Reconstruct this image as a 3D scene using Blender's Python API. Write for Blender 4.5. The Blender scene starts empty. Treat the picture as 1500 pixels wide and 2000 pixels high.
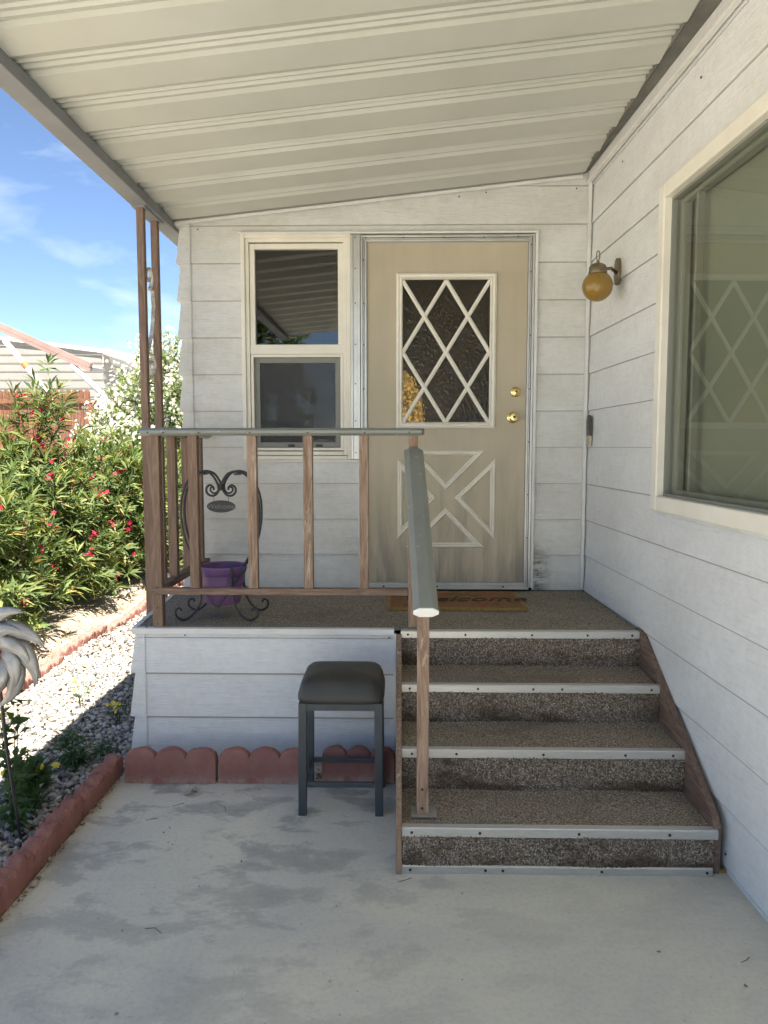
import bpy, math, random
import numpy as np
from mathutils import Vector, Matrix
random.seed(7); rng = np.random.default_rng(7)
C = bpy.context.scene.collection
S = bpy.context.scene
R = math.radians

# ------------------------------------------------------------------ camera
cd = bpy.data.cameras.new("camera"); cam = bpy.data.objects.new("camera", cd); C.objects.link(cam)
cd.sensor_fit = 'VERTICAL'; cd.sensor_height = 36.0; cd.lens = 36.0 * 1500 / 2000
cd.clip_start = 0.05; cd.clip_end = 3000
cam.location = (0, 0, 1.475)
cam.rotation_euler = (R(90 - 4.878), 0, R(1.142))
S.camera = cam

# ------------------------------------------------------------------ sky, sun, exposure
SUN = Vector((0.142, -0.50, 1.0)).normalized()          # direction towards the sun
w = bpy.data.worlds.new("World"); S.world = w; w.use_nodes = True
nt = w.node_tree; nt.nodes.clear()
out = nt.nodes.new('ShaderNodeOutputWorld'); bg = nt.nodes.new('ShaderNodeBackground')
sky = nt.nodes.new('ShaderNodeTexSky'); sky.sky_type = 'NISHITA'; sky.sun_disc = False
sky.sun_elevation = math.asin(SUN.z); sky.sun_rotation = math.atan2(SUN.x, SUN.y)
sky.altitude = 3000; sky.air_density = 1.0; sky.dust_density = 0.2; sky.ozone_density = 2.2
tc = nt.nodes.new('ShaderNodeTexCoord'); mp = nt.nodes.new('ShaderNodeMapping')
mp.inputs['Scale'].default_value = (1.6, 1.6, 5.5); mp.inputs['Rotation'].default_value = (0, R(12), R(20))
mp.inputs['Location'].default_value = (0.35, 0.1, 0.12)
ns = nt.nodes.new('ShaderNodeTexNoise'); ns.inputs['Scale'].default_value = 1.5
ns.inputs['Detail'].default_value = 7; ns.inputs['Roughness'].default_value = 0.55; ns.inputs['Distortion'].default_value = 0.4
cr = nt.nodes.new('ShaderNodeValToRGB'); cr.color_ramp.elements[0].position = 0.50; cr.color_ramp.elements[1].position = 0.80
cr.color_ramp.elements[1].color = (0.75, 0.75, 0.75, 1)
mx = nt.nodes.new('ShaderNodeMixRGB'); mx.inputs[2].default_value = (6.6, 7.0, 7.5, 1)
nt.links.new(tc.outputs['Generated'], mp.inputs[0]); nt.links.new(mp.outputs[0], ns.inputs['Vector'])
nt.links.new(ns.outputs['Fac'], cr.inputs[0]); nt.links.new(cr.outputs[0], mx.inputs[0])
nt.links.new(sky.outputs[0], mx.inputs[1]); nt.links.new(mx.outputs[0], bg.inputs[0])
bg.inputs[1].default_value = 0.040
nt.links.new(bg.outputs[0], out.inputs[0])
ld = bpy.data.lights.new("sun", 'SUN'); ld.energy = 3.5; ld.angle = R(0.53); ld.color = (1.0, 0.93, 0.82)
sun = bpy.data.objects.new("sun", ld); C.objects.link(sun)
sun.rotation_euler = (-SUN).to_track_quat('-Z', 'Y').to_euler()
S.view_settings.view_transform = 'Standard'; S.view_settings.look = 'None'
S.view_settings.exposure = 2.62; S.view_settings.gamma = 1

# ------------------------------------------------------------------ materials
def newmat(name):
    m = bpy.data.materials.new(name); m.use_nodes = True
    n = m.node_tree; b = n.nodes['Principled BSDF']
    return m, n, b
def coords(n, scale=(1, 1, 1), kind='Object'):
    t = n.nodes.new('ShaderNodeTexCoord'); p = n.nodes.new('ShaderNodeMapping')
    p.inputs['Scale'].default_value = scale
    n.links.new(t.outputs[kind], p.inputs[0]); return p.outputs[0]
def noise(n, vec, scale, detail=5, rough=0.55, dist=0.0):
    k = n.nodes.new('ShaderNodeTexNoise'); k.inputs['Scale'].default_value = scale
    k.inputs['Detail'].default_value = detail; k.inputs['Roughness'].default_value = rough
    k.inputs['Distortion'].default_value = dist
    n.links.new(vec, k.inputs['Vector']); return k.outputs['Fac']
def ramp(n, fac, stops):
    r = n.nodes.new('ShaderNodeValToRGB'); e = r.color_ramp.elements
    while len(e) < len(stops): e.new(0.5)
    for i, (p, c) in enumerate(stops):
        e[i].position = p; e[i].color = (*c, 1) if len(c) == 3 else c
    n.links.new(fac, r.inputs[0]); return r.outputs[0]
def mix(n, fac, a, b, mode='MIX'):
    k = n.nodes.new('ShaderNodeMixRGB'); k.blend_type = mode
    for i, v in ((0, fac), (1, a), (2, b)):
        if hasattr(v, 'links'): n.links.new(v, k.inputs[i])
        else: k.inputs[i].default_value = v if i == 0 else (*v, 1)
    return k.outputs[0]
def bump(n, b, h, strength=0.4, dist=0.005):
    k = n.nodes.new('ShaderNodeBump'); k.inputs['Strength'].default_value = strength
    k.inputs['Distance'].default_value = dist
    n.links.new(h, k.inputs['Height']); n.links.new(k.outputs[0], b.inputs['Normal'])
def simple(name, c1, c2=None, scale=8, stretch=(1, 1, 1), rough=0.6, metal=0.0, bs=0.0, bd=0.002, bscale=None, bstretch=None, lo=0.35, hi=0.65, spec=None, detail=5):
    m, n, b = newmat(name)
    v = coords(n, stretch)
    if c2:
        f = noise(n, v, scale, detail, 0.6)
        n.links.new(ramp(n, f, [(lo, c1), (hi, c2)]), b.inputs['Base Color'])
    else: b.inputs['Base Color'].default_value = (*c1, 1)
    b.inputs['Roughness'].default_value = rough; b.inputs['Metallic'].default_value = metal
    if spec is not None: b.inputs['Specular IOR Level'].default_value = spec
    if bs:
        v2 = coords(n, bstretch or stretch)
        bump(n, b, noise(n, v2, bscale or scale * 4, 6, 0.6, 0.3), bs, bd)
    return m

def siding_mat(name, base, dirt, warm=0.0):
    m, n, b = newmat(name)
    v = coords(n, (4.2, 4.2, 58))
    g = noise(n, v, 1.8, 7, 0.60, 1.9)
    gr = ramp(n, g, [(0.36, (0.62, 0.62, 0.62)), (0.47, (1, 1, 1))])
    big = noise(n, coords(n, (1, 1, 1.6)), 1.7, 5, 0.6, 0.5)
    col = ramp(n, big, [(0.35, base), (0.72, dirt)])
    col = mix(n, 0.24, col, gr, 'MULTIPLY')
    fine = noise(n, coords(n, (4, 4, 4)), 6, 8, 0.7)
    col = mix(n, 0.40, col, ramp(n, fine, [(0.32, (0.80, 0.79, 0.76)), (0.6, (1, 1, 1))]), 'MULTIPLY')
    sx = n.nodes.new('ShaderNodeSeparateXYZ'); n.links.new(coords(n), sx.inputs[0])
    def rng_(o, a, b_):
        k = n.nodes.new('ShaderNodeMapRange'); k.inputs[1].default_value = a; k.inputs[2].default_value = b_; n.links.new(o, k.inputs[0]); return k.outputs[0]
    def mul(a, b_):
        k = n.nodes.new('ShaderNodeMath'); k.operation = 'MULTIPLY'; n.links.new(a, k.inputs[0]); n.links.new(b_, k.inputs[1]); return k.outputs[0]
    q = mul(mul(rng_(sx.outputs[0], .89, .80), rng_(sx.outputs[2], .93, .82)), mul(rng_(sx.outputs[0], .76, .775), rng_(sx.outputs[1], 4.2, 4.3)))
    q = mul(q, ramp(n, noise(n, coords(n, (9, 9, 22)), 2, 7, .7), [(.40, (0, 0, 0)), (.56, (.9, .9, .9))]))
    col = mix(n, q, col, (0.14, 0.12, 0.095))                     # splash of grime beside the foot of the door
    n.links.new(col, b.inputs['Base Color'])
    b.inputs['Roughness'].default_value = 0.55
    b.inputs['Specular IOR Level'].default_value = 0.35
    bump(n, b, g, 0.75, 0.004)
    return m
M = {}
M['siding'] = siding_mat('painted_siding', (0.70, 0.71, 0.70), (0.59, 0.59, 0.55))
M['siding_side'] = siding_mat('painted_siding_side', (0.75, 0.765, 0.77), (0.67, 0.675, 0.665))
M['skirt'] = siding_mat('painted_skirt', (0.72, 0.74, 0.76), (0.66, 0.68, 0.69))
M['trimwhite'] = simple('white_trim_paint', (0.72, 0.72, 0.70), (0.62, 0.62, 0.59), 6, rough=0.45, bs=0.15)
M['cream'] = simple('cream_vinyl', (0.76, 0.73, 0.64), (0.68, 0.65, 0.56), 5, rough=0.42, bs=0.08)
M['lap_shade_and_gap'] = simple('lap_shadow_and_gap_tone', (0.36, 0.35, 0.33), rough=0.8)  # paints the shadow under siding laps; also fills the trim and jamb gaps
M['pan'] = simple('roof_pan_enamel', (0.52, 0.525, 0.48), (0.47, 0.475, 0.43), 2.2, (1, 1, 1), rough=0.5, bs=0.10, bscale=14)
M['beam'] = simple('beam_enamel', (0.235, 0.245, 0.265), (0.19, 0.195, 0.21), 4, rough=0.5, bs=0.15)
M['header'] = simple('header_channel', (0.21, 0.205, 0.185), (0.13, 0.125, 0.11), 6, rough=0.6)
M['screw'] = simple('screw_head', (0.05, 0.045, 0.04), rough=0.5, metal=0.4)
M['brass'] = simple('polished_brass', (0.80, 0.62, 0.26), (0.72, 0.55, 0.22), 20, rough=0.16, metal=1.0)
M['oldbrass'] = simple('aged_brass', (0.24, 0.19, 0.12), (0.15, 0.12, 0.08), 25, rough=0.42, metal=0.7)
M['iron'] = simple('black_wrought_iron', (0.022, 0.023, 0.027), (0.035, 0.036, 0.04), 30, rough=0.45, bs=0.2, bscale=90)
M['whiteflake'] = simple('chalky_scroll_paint', (0.55, 0.55, 0.52), (0.25, 0.18, 0.13), 20, rough=0.6)
M['stoolmetal'] = simple('slate_stool_metal', (0.048, 0.058, 0.067), (0.036, 0.044, 0.051), 12, rough=0.5, bs=0.1)
M['stoolseat'] = simple('worn_black_vinyl', (0.021, 0.022, 0.021), (0.042, 0.040, 0.035), 7, rough=0.5, bs=0.35, bscale=45, bd=0.003)
M['pot'] = simple('purple_plastic', (0.20, 0.105, 0.25), (0.16, 0.08, 0.205), 6, rough=0.42)
M['soil'] = simple('potting_soil', (0.05, 0.035, 0.025), (0.03, 0.02, 0.015), 40, rough=0.95, bs=0.8, bd=0.01)
M['stone'] = simple('red_edging_stone', (0.25, 0.105, 0.085), (0.33, 0.155, 0.125), 9, rough=0.9, bs=0.5, bscale=110, bd=0.003, detail=8)
M['galv'] = simple('weathered_galvanised', (0.46, 0.455, 0.44), (0.30, 0.295, 0.285), 14, rough=0.45, metal=0.3, bs=0.2)
M['copper'] = simple('copper_hub', (0.42, 0.16, 0.08), rough=0.45, metal=0.5)
M['bark'] = simple('bark', (0.20, 0.155, 0.11), (0.12, 0.09, 0.06), 20, (1, 1, .3), rough=0.9, bs=0.5, bd=0.01)
M['blind'] = simple('window_blind', (0.205, 0.212, 0.170), (0.19, 0.197, 0.158), 1.2, rough=0.9)
M['sashdark'] = simple('grey_sash', (0.20, 0.205, 0.18), rough=0.5)
M['screen'] = simple('insect_screen', (0.085, 0.088, 0.085), (0.07, 0.073, 0.07), 3, rough=0.7)
M['room'] = simple('dim_room', (0.05, 0.045, 0.035), rough=0.9)
M['roofshingle'] = simple('house_roofing', (0.5, 0.5, 0.48), rough=0.8)
M['rubber'] = simple('threshold_mat', (0.11, 0.105, 0.095), rough=0.9)

def alu(name, c=(0.62, 0.62, 0.60), rough=0.34, metal=0.75, st=(1, 1, 1)):
    return simple(name, c, tuple(x * 0.86 for x in c), 9, st, rough=rough, metal=metal, bs=0.08, bscale=60)
M['alu'] = alu('mill_aluminium'); M['nosing'] = alu('nosing_aluminium', (0.60, 0.595, 0.565), 0.36, 0.55, (3, 30, 30))
M['railcap'] = simple('grey_green_rail_enamel', (0.245, 0.26, 0.235), (0.215, 0.23, 0.205), 10, (1, .3, 1), rough=0.33, bs=0.06)
_m = M['railcap']; _n = _m.node_tree; _b = _n.nodes['Principled BSDF']; _src = _b.inputs['Base Color'].links[0].from_socket
_f = ramp(_n, noise(_n, coords(_n, (1, .5, 1)), 38, 4, 0.6), [(0.66, (0, 0, 0)), (0.69, (0.7, 0.7, 0.7))])
_n.links.new(mix(_n, _f, _src, (0.50, 0.51, 0.48)), _b.inputs['Base Color'])
M['railwhite'] = simple('rail_end_cap', (0.88, 0.88, 0.85), rough=0.4)
M['switchbone'] = simple('bone_plastic', (0.50, 0.44, 0.34), (0.34, 0.28, 0.2), 60, rough=0.5)
M['switchdark'] = simple('dark_bell', (0.07, 0.06, 0.055), rough=0.4)

def wood(name, a, bcol, c, vertical=True, worn=0.5):
    m, n, b = newmat(name)
    st = (9, 9, 0.9) if vertical is True else ((0.9, 9, 9) if vertical == 'x' else (9, 0.9, 9))
    v = coords(n, st)
    g = noise(n, v, 5, 7, 0.6, 1.6)
    col = ramp(n, g, [(0.32, a), (0.50, bcol), (0.60, c)])
    wv = noise(n, coords(n, tuple(s * 1.0 for s in st)), 2.2, 6, 0.75, 0.6)
    pale = ramp(n, wv, [(worn, (0, 0, 0)), (worn + 0.07, (1, 1, 1))])
    col = mix(n, pale, col, (0.46, 0.39, 0.30))
    n.links.new(col, b.inputs['Base Color'])
    b.inputs['Roughness'].default_value = 0.72
    bump(n, b, g, 0.5, 0.003)
    return m
M['wood'] = wood('brown_stained_wood', (0.135, 0.082, 0.053), (0.185, 0.118, 0.080), (0.225, 0.150, 0.105), True, 0.66)
M['woodworn'] = wood('worn_brown_wood', (0.15, 0.092, 0.060), (0.27, 0.180, 0.125), (0.33, 0.23, 0.165), True, 0.56)
M['woodx'] = wood('brown_rail_wood', (0.13, 0.078, 0.055), (0.20, 0.13, 0.095), (0.26, 0.175, 0.13), 'x', 0.66)
M['woody'] = wood('brown_side_wood', (0.10, 0.06, 0.042), (0.155, 0.10, 0.075), (0.21, 0.145, 0.11), 'y', 0.66)
M['fence'] = wood('cedar_fence', (0.085, 0.030, 0.016), (0.135, 0.052, 0.027), (0.19, 0.085, 0.045), True, 0.92)

# concrete
def concrete():
    m, n, b = newmat('patio_concrete')
    v = coords(n, (1, 1, 1))
    a = noise(n, v, 1.1, 6, 0.6, 0.8)
    base = ramp(n, a, [(0.32, (0.53, 0.52, 0.475)), (0.5, (0.635, 0.61, 0.52)), (0.66, (0.71, 0.675, 0.545))])
    v2 = coords(n, (1.0, 1.7, 1))
    s = noise(n, v2, 3.0, 10, 0.68, 0.25)
    st = ramp(n, s, [(0.50, (0, 0, 0)), (0.56, (0.65, 0.65, 0.65)), (0.70, (1, 1, 1))])
    # more stains by the skirt end of the slab
    sep = n.nodes.new('ShaderNodeSeparateXYZ'); n.links.new(v, sep.inputs[0])
    mr = n.nodes.new('ShaderNodeMapRange'); mr.inputs[1].default_value = 1.7; mr.inputs[2].default_value = 3.3
    mr.inputs[3].default_value = 0.30; mr.inputs[4].default_value = 0.95
    n.links.new(sep.outputs[1], mr.inputs[0])
    mm = n.nodes.new('ShaderNodeMath'); mm.operation = 'MULTIPLY'
    mrx = n.nodes.new('ShaderNodeMapRange'); mrx.inputs[1].default_value = -.25; mrx.inputs[2].default_value = .45; mrx.inputs[3].default_value = 1.0; mrx.inputs[4].default_value = .28
    n.links.new(sep.outputs[0], mrx.inputs[0]); m0 = n.nodes.new('ShaderNodeMath'); m0.operation = 'MULTIPLY'
    n.links.new(st, m0.inputs[0]); n.links.new(mrx.outputs[0], m0.inputs[1])
    n.links.new(m0.outputs[0], mm.inputs[0]); n.links.new(mr.outputs[0], mm.inputs[1])
    col = mix(n, mm.outputs[0], base, (0.245, 0.248, 0.235))
    pale = noise(n, coords(n, (1.2, 2.6, 1)), 3.1, 9, 0.65, 0.35)
    col = mix(n, ramp(n, pale, [(0.56, (0, 0, 0)), (0.66, (0.45, 0.45, 0.45))]), col, (0.56, 0.55, 0.49))
    sp = noise(n, v, 60, 8, 0.75)
    col = mix(n, 0.6, col, ramp(n, sp, [(0.30, (0.76, 0.75, 0.73)), (0.54, (1, 1, 1))]), 'MULTIPLY')
    dots = noise(n, v, 75, 3, 0.5)
    col = mix(n, ramp(n, dots, [(0.70, (0, 0, 0)), (0.73, (0.6, 0.6, 0.6))]), col, (0.16, 0.13, 0.10))
    n.links.new(col, b.inputs['Base Color'])
    b.inputs['Roughness'].default_value = 0.62
    bump(n, b, noise(n, v, 60, 8, 0.7), 0.25, 0.003)
    return m
M['concrete'] = concrete()

def carpet(name, dark, mid, light, sc=170, stain=0.5):
    m, n, b = newmat(name)
    v = coords(n, (1, 1, 1))
    a = noise(n, v, sc, 3, 0.6, 0.4)
    col = ramp(n, a, [(0.36, dark), (0.5, mid), (0.64, light)])
    s = noise(n, coords(n, (1.0, 1.6, 1.6)), 3.0, 6, 0.6, 0.8)
    col = mix(n, ramp(n, s, [(0.50, (0, 0, 0)), (0.68, (stain,) * 3)]), col, tuple(x * 0.55 for x in mid))
    n.links.new(col, b.inputs['Base Color'])
    b.inputs['Roughness'].default_value = 0.95; b.inputs['Specular IOR Level'].default_value = 0.1
    bump(n, b, a, 0.9, 0.006)
    return m
M['carpet'] = carpet('berber_tread_carpet', (0.11, 0.088, 0.064), (0.26, 0.215, 0.165), (0.50, 0.43, 0.345), 165)
M['deckcarpet'] = carpet('berber_deck_carpet', (0.12, 0.102, 0.078), (0.27, 0.232, 0.182), (0.47, 0.42, 0.345), 165, 0.35)
def island_mat(name, stops, rough=0.8, spec=0.3, transl=0.0, var=None, stain=False):
    m, n, b = newmat(name)
    g = n.nodes.new('ShaderNodeNewGeometry')
    col = ramp(n, g.outputs['Random Per Island'], stops)
    if var:
        f = noise(n, coords(n, (1, 1, 1)), var, 4, 0.6)
        col = mix(n, 1.0, col, ramp(n, f, [(0.35, (0.62, 0.62, 0.6)), (0.6, (1, 1, 1))]), 'MULTIPLY')
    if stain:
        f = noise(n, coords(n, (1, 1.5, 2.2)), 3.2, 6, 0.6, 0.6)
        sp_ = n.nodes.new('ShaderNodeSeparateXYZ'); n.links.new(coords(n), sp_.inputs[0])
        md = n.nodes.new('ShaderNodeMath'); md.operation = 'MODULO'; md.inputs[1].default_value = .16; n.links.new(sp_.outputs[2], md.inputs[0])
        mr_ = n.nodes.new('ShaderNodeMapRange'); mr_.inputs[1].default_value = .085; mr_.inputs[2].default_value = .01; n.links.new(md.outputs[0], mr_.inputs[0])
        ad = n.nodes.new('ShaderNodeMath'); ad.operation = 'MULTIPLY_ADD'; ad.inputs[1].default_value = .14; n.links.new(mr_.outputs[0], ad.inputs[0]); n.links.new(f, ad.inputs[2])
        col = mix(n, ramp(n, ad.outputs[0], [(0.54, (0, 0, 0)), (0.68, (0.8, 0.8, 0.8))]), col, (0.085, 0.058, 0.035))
    n.links.new(col, b.inputs['Base Color'])
    b.inputs['Roughness'].default_value = rough; b.inputs['Specular IOR Level'].default_value = spec
    if transl:
        o = n.nodes['Material Output']; t = n.nodes.new('ShaderNodeBsdfTranslucent'); k = n.nodes.new('ShaderNodeMixShader')
        yl = mix(n, 1.0, col, (1.5, 1.45, 0.7), 'MULTIPLY')
        n.links.new(yl, t.inputs[0]); k.inputs[0].default_value = transl
        n.links.new(b.outputs[0], k.inputs[1]); n.links.new(t.outputs[0], k.inputs[2]); n.links.new(k.outputs[0], o.inputs[0])
    return m
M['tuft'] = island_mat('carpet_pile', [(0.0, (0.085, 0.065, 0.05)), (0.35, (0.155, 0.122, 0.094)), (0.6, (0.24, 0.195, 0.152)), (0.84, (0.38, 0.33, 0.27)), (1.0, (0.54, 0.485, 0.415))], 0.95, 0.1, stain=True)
M['pebble'] = island_mat('river_pebbles', [(0.0, (0.10, 0.10, 0.105)), (0.16, (0.20, 0.195, 0.19)), (0.34, (0.34, 0.30, 0.26)), (0.6, (0.47, 0.42, 0.35)), (0.85, (0.57, 0.53, 0.46)), (1.0, (0.40, 0.31, 0.23))], 0.75, 0.3, var=30)
M['leaf'] = island_mat('oleander_leaf', [(0.0, (0.05, 0.085, 0.030)), (0.4, (0.09, 0.135, 0.042)), (0.75, (0.14, 0.185, 0.06)), (0.93, (0.20, 0.225, 0.075)), (0.96, (0.30, 0.27, 0.07)), (1.0, (0.34, 0.26, 0.10))], 0.58, 0.28, 0.30)
M['leaf2'] = island_mat('pale_oleander_leaf', [(0.0, (0.06, 0.10, 0.035)), (0.6, (0.13, 0.19, 0.06)), (1.0, (0.22, 0.26, 0.10))], 0.45, 0.4, 0.30)
M['weedleaf'] = island_mat('weed_leaf', [(0.0, (0.035, 0.075, 0.03)), (1.0, (0.08, 0.14, 0.05))], 0.6, 0.3, 0.25)
M['redflower'] = island_mat('red_petals', [(0.0, (0.24, 0.006, 0.03)), (0.6, (0.40, 0.012, 0.055)), (1.0, (0.50, 0.06, 0.12))], 0.6, 0.2, 0.25)
M['whiteflower'] = island_mat('white_petals', [(0.0, (0.46, 0.46, 0.39)), (1.0, (0.62, 0.61, 0.55))], 0.6, 0.2, 0.25)
M['yellowflower'] = simple('yellow_petals', (0.75, 0.62, 0.05), rough=0.6)
M['litter'] = island_mat('dry_leaf_litter', [(0.0, (0.16, 0.11, 0.07)), (0.5, (0.34, 0.27, 0.18)), (1.0, (0.50, 0.43, 0.32))], 0.9, 0.1)
M['twig'] = simple('twig', (0.14, 0.10, 0.07), rough=0.9)

_m = M['stone']; _n = _m.node_tree; _b = _n.nodes['Principled BSDF']; _src = _b.inputs['Base Color'].links[0].from_socket
_sep = _n.nodes.new('ShaderNodeSeparateXYZ'); _n.links.new(coords(_n), _sep.inputs[0])
_mr = _n.nodes.new('ShaderNodeMapRange'); _mr.inputs[1].default_value = .045; _mr.inputs[2].default_value = 0.0; _n.links.new(_sep.outputs[2], _mr.inputs[0])
_mu = _n.nodes.new('ShaderNodeMath'); _mu.operation = 'MULTIPLY'; _n.links.new(_mr.outputs[0], _mu.inputs[0])
_n.links.new(ramp(_n, noise(_n, coords(_n), 22, 6, .65), [(.4, (0, 0, 0)), (.6, (.8, .8, .8))]), _mu.inputs[1])
_c = mix(_n, _mu.outputs[0], _src, (0.40, 0.30, 0.24))                      # dried soil splashed on the foot of the stones
_c = mix(_n, ramp(_n, noise(_n, coords(_n), 90, 3, .6), [(.68, (0, 0, 0)), (.72, (.7, .7, .7))]), _c, (0.50, 0.36, 0.30))
_n.links.new(_c, _b.inputs['Base Color'])
def door_mat():
    m, n, b = newmat('tan_door_paint')
    v = coords(n, (1, 1, 1))
    a = noise(n, v, 2.0, 5, 0.55, 0.4)
    col = ramp(n, a, [(0.35, (0.42, 0.37, 0.27)), (0.65, (0.49, 0.43, 0.32))])
    run = noise(n, coords(n, (7, 7, 0.8)), 2.0, 6, 0.6, 0.5)
    sep = n.nodes.new('ShaderNodeSeparateXYZ'); n.links.new(v, sep.inputs[0])
    mr = n.nodes.new('ShaderNodeMapRange'); mr.inputs[1].default_value = 1.45; mr.inputs[2].default_value = 0.70
    mr.inputs[3].default_value = 0.12; mr.inputs[4].default_value = 1.0; n.links.new(sep.outputs[2], mr.inputs[0])
    mm = n.nodes.new('ShaderNodeMath'); mm.operation = 'MULTIPLY'
    n.links.new(ramp(n, run, [(0.40, (0, 0, 0)), (0.62, (1, 1, 1))]), mm.inputs[0]); n.links.new(mr.outputs[0], mm.inputs[1])
    col = mix(n, mm.outputs[0], col, (0.26, 0.235, 0.185))      # dirt streaks splashed up the foot of the door
    n.links.new(col, b.inputs['Base Color']); b.inputs['Roughness'].default_value = 0.5
    bump(n, b, noise(n, v, 25, 4, 0.5), 0.12, 0.003)
    return m
M['door'] = door_mat()
def glassmat(name, tint, ior=1.5, bumpy=0.0):
    m, n, b = newmat(name); o = n.nodes['Material Output']; n.nodes.remove(b)
    f = n.nodes.new('ShaderNodeFresnel'); f.inputs[0].default_value = ior
    t = n.nodes.new('ShaderNodeBsdfTransparent'); t.inputs[0].default_value = (*tint, 1)
    g = n.nodes.new('ShaderNodeBsdfGlossy'); g.inputs['Roughness'].default_value = 0.01 if not bumpy else 0.06
    k = n.nodes.new('ShaderNodeMixShader')
    ge = n.nodes.new('ShaderNodeNewGeometry'); mu = n.nodes.new('ShaderNodeMath'); mu.operation = 'SUBTRACT'; mu.use_clamp = True
    n.links.new(f.outputs[0], mu.inputs[0]); n.links.new(ge.outputs['Backfacing'], mu.inputs[1])
    n.links.new(mu.outputs[0], k.inputs[0]); n.links.new(t.outputs[0], k.inputs[1]); n.links.new(g.outputs[0], k.inputs[2])
    n.links.new(k.outputs[0], o.inputs[0])
    if bumpy:
        vv = coords(n, (1, 1, 0.55)); vo = n.nodes.new('ShaderNodeTexVoronoi'); vo.feature = 'SMOOTH_F1'; vo.inputs['Scale'].default_value = 85
        n.links.new(vv, vo.inputs['Vector'])
        bp = n.nodes.new('ShaderNodeBump'); bp.inputs['Strength'].default_value = bumpy; bp.inputs['Distance'].default_value = 0.008
        n.links.new(vo.outputs['Distance'], bp.inputs['Height'])
        n.links.new(bp.outputs[0], g.inputs['Normal'])
    return m
M['glass'] = glassmat('clear_window_glass', (0.93, 0.95, 0.91), 1.5)
M['glassback'] = glassmat('sash_glass', (0.45, 0.45, 0.38), 2.05)
def obscure():
    m, n, b = newmat('amber_obscure_glass')
    b.inputs['Base Color'].default_value = (0.55, 0.47, 0.30, 1); b.inputs['Transmission Weight'].default_value = 1.0
    b.inputs['Roughness'].default_value = 0.13; b.inputs['IOR'].default_value = 1.38
    vo = n.nodes.new('ShaderNodeTexVoronoi'); vo.feature = 'SMOOTH_F1'; vo.inputs['Scale'].default_value = 95
    n.links.new(coords(n, (1, 1, .6)), vo.inputs['Vector']); bump(n, b, vo.outputs['Distance'], 0.38, 0.01)
    return m
M['obscure'] = obscure(); M['hall'] = simple('hall_wall', (0.16, 0.145, 0.11), rough=0.9)
def glow():  # speckled emission for the added glow behind the door glass
    m, n, b = newmat('added_amber_glow'); b.inputs['Base Color'].default_value = (0.5, 0.36, 0.12, 1)
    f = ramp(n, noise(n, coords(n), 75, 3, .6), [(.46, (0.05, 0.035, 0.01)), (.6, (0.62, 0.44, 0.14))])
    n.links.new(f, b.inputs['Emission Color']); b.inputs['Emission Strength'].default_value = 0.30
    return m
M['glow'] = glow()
def meshmat():
    m, n, b = newmat('fine_grey_mesh'); o = n.nodes['Material Output']
    b.inputs['Base Color'].default_value = (0.10, 0.105, 0.11, 1); b.inputs['Roughness'].default_value = 0.8
    t = n.nodes.new('ShaderNodeBsdfTransparent'); k = n.nodes.new('ShaderNodeMixShader'); k.inputs[0].default_value = 0.34
    n.links.new(t.outputs[0], k.inputs[1]); n.links.new(b.outputs[0], k.inputs[2]); n.links.new(k.outputs[0], o.inputs[0]); return m
M['mesh'] = meshmat()
def globe_mat():
    m, n, b = newmat('amber_globe_glass')
    v = coords(n, (1, 1, 1))
    b.inputs['Base Color'].default_value = (0.34, 0.205, 0.040, 1)
    b.inputs['Roughness'].default_value = 0.22
    b.inputs['Transmission Weight'].default_value = 0.35
    b.inputs['Subsurface Weight'].default_value = 0.0
    bump(n, b, noise(n, v, 70, 3, 0.5), 0.25, 0.003)
    return m
M['globe'] = globe_mat()
def mat_rug():
    m, n, b = newmat('printed_coir_mat')
    a = noise(n, coords(n, (1, 1, 1)), 9, 5, 0.6, 1.2)
    col = ramp(n, a, [(0.38, (0.10, 0.11, 0.035)), (0.44, (0.24, 0.12, 0.045)), (0.52, (0.30, 0.16, 0.06)), (0.58, (0.30, 0.075, 0.035)), (0.66, (0.32, 0.17, 0.065))])
    f = noise(n, coords(n, (1, 1, 1)), 220, 3, 0.6)
    col = mix(n, 0.7, col, ramp(n, f, [(0.35, (0.5, 0.5, 0.5)), (0.6, (1, 1, 1))]), 'MULTIPLY')
    n.links.new(col, b.inputs['Base Color']); b.inputs['Roughness'].default_value = 0.95
    bump(n, b, f, 0.8, 0.005); return m
M['rug'] = mat_rug()
M['rugedge'] = simple('coir_border', (0.36, 0.22, 0.075), (0.28, 0.16, 0.05), 60, rough=0.95, bs=0.6)
M['ink'] = simple('dark_lettering', (0.06, 0.042, 0.022), rough=0.9)
M['embossed'] = simple('embossed_lettering', (0.16, 0.17, 0.175), rough=0.4)
M['nhouse'] = simple('cream_house_siding', (0.185, 0.18, 0.165), (0.165, 0.161, 0.148), 2, rough=0.6)
M['nwhite'] = simple('white_house_trim', (0.62, 0.62, 0.61), rough=0.5)
M['npink'] = simple('faded_awning_enamel', (0.22, 0.145, 0.125), (0.27, 0.19, 0.17), 3, rough=0.6)
M['nunder'] = simple('awning_underside', (0.26, 0.25, 0.24), rough=0.6)
M['ndark'] = simple('brown_house_wall', (0.07, 0.055, 0.045), rough=0.8)
M['pipe'] = simple('white_pipe_paint', (0.42, 0.42, 0.43), (0.36, 0.36, 0.37), 5, rough=0.4)
M['rust'] = simple('rust_patch', (0.45, 0.17, 0.06), rough=0.8)

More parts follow.
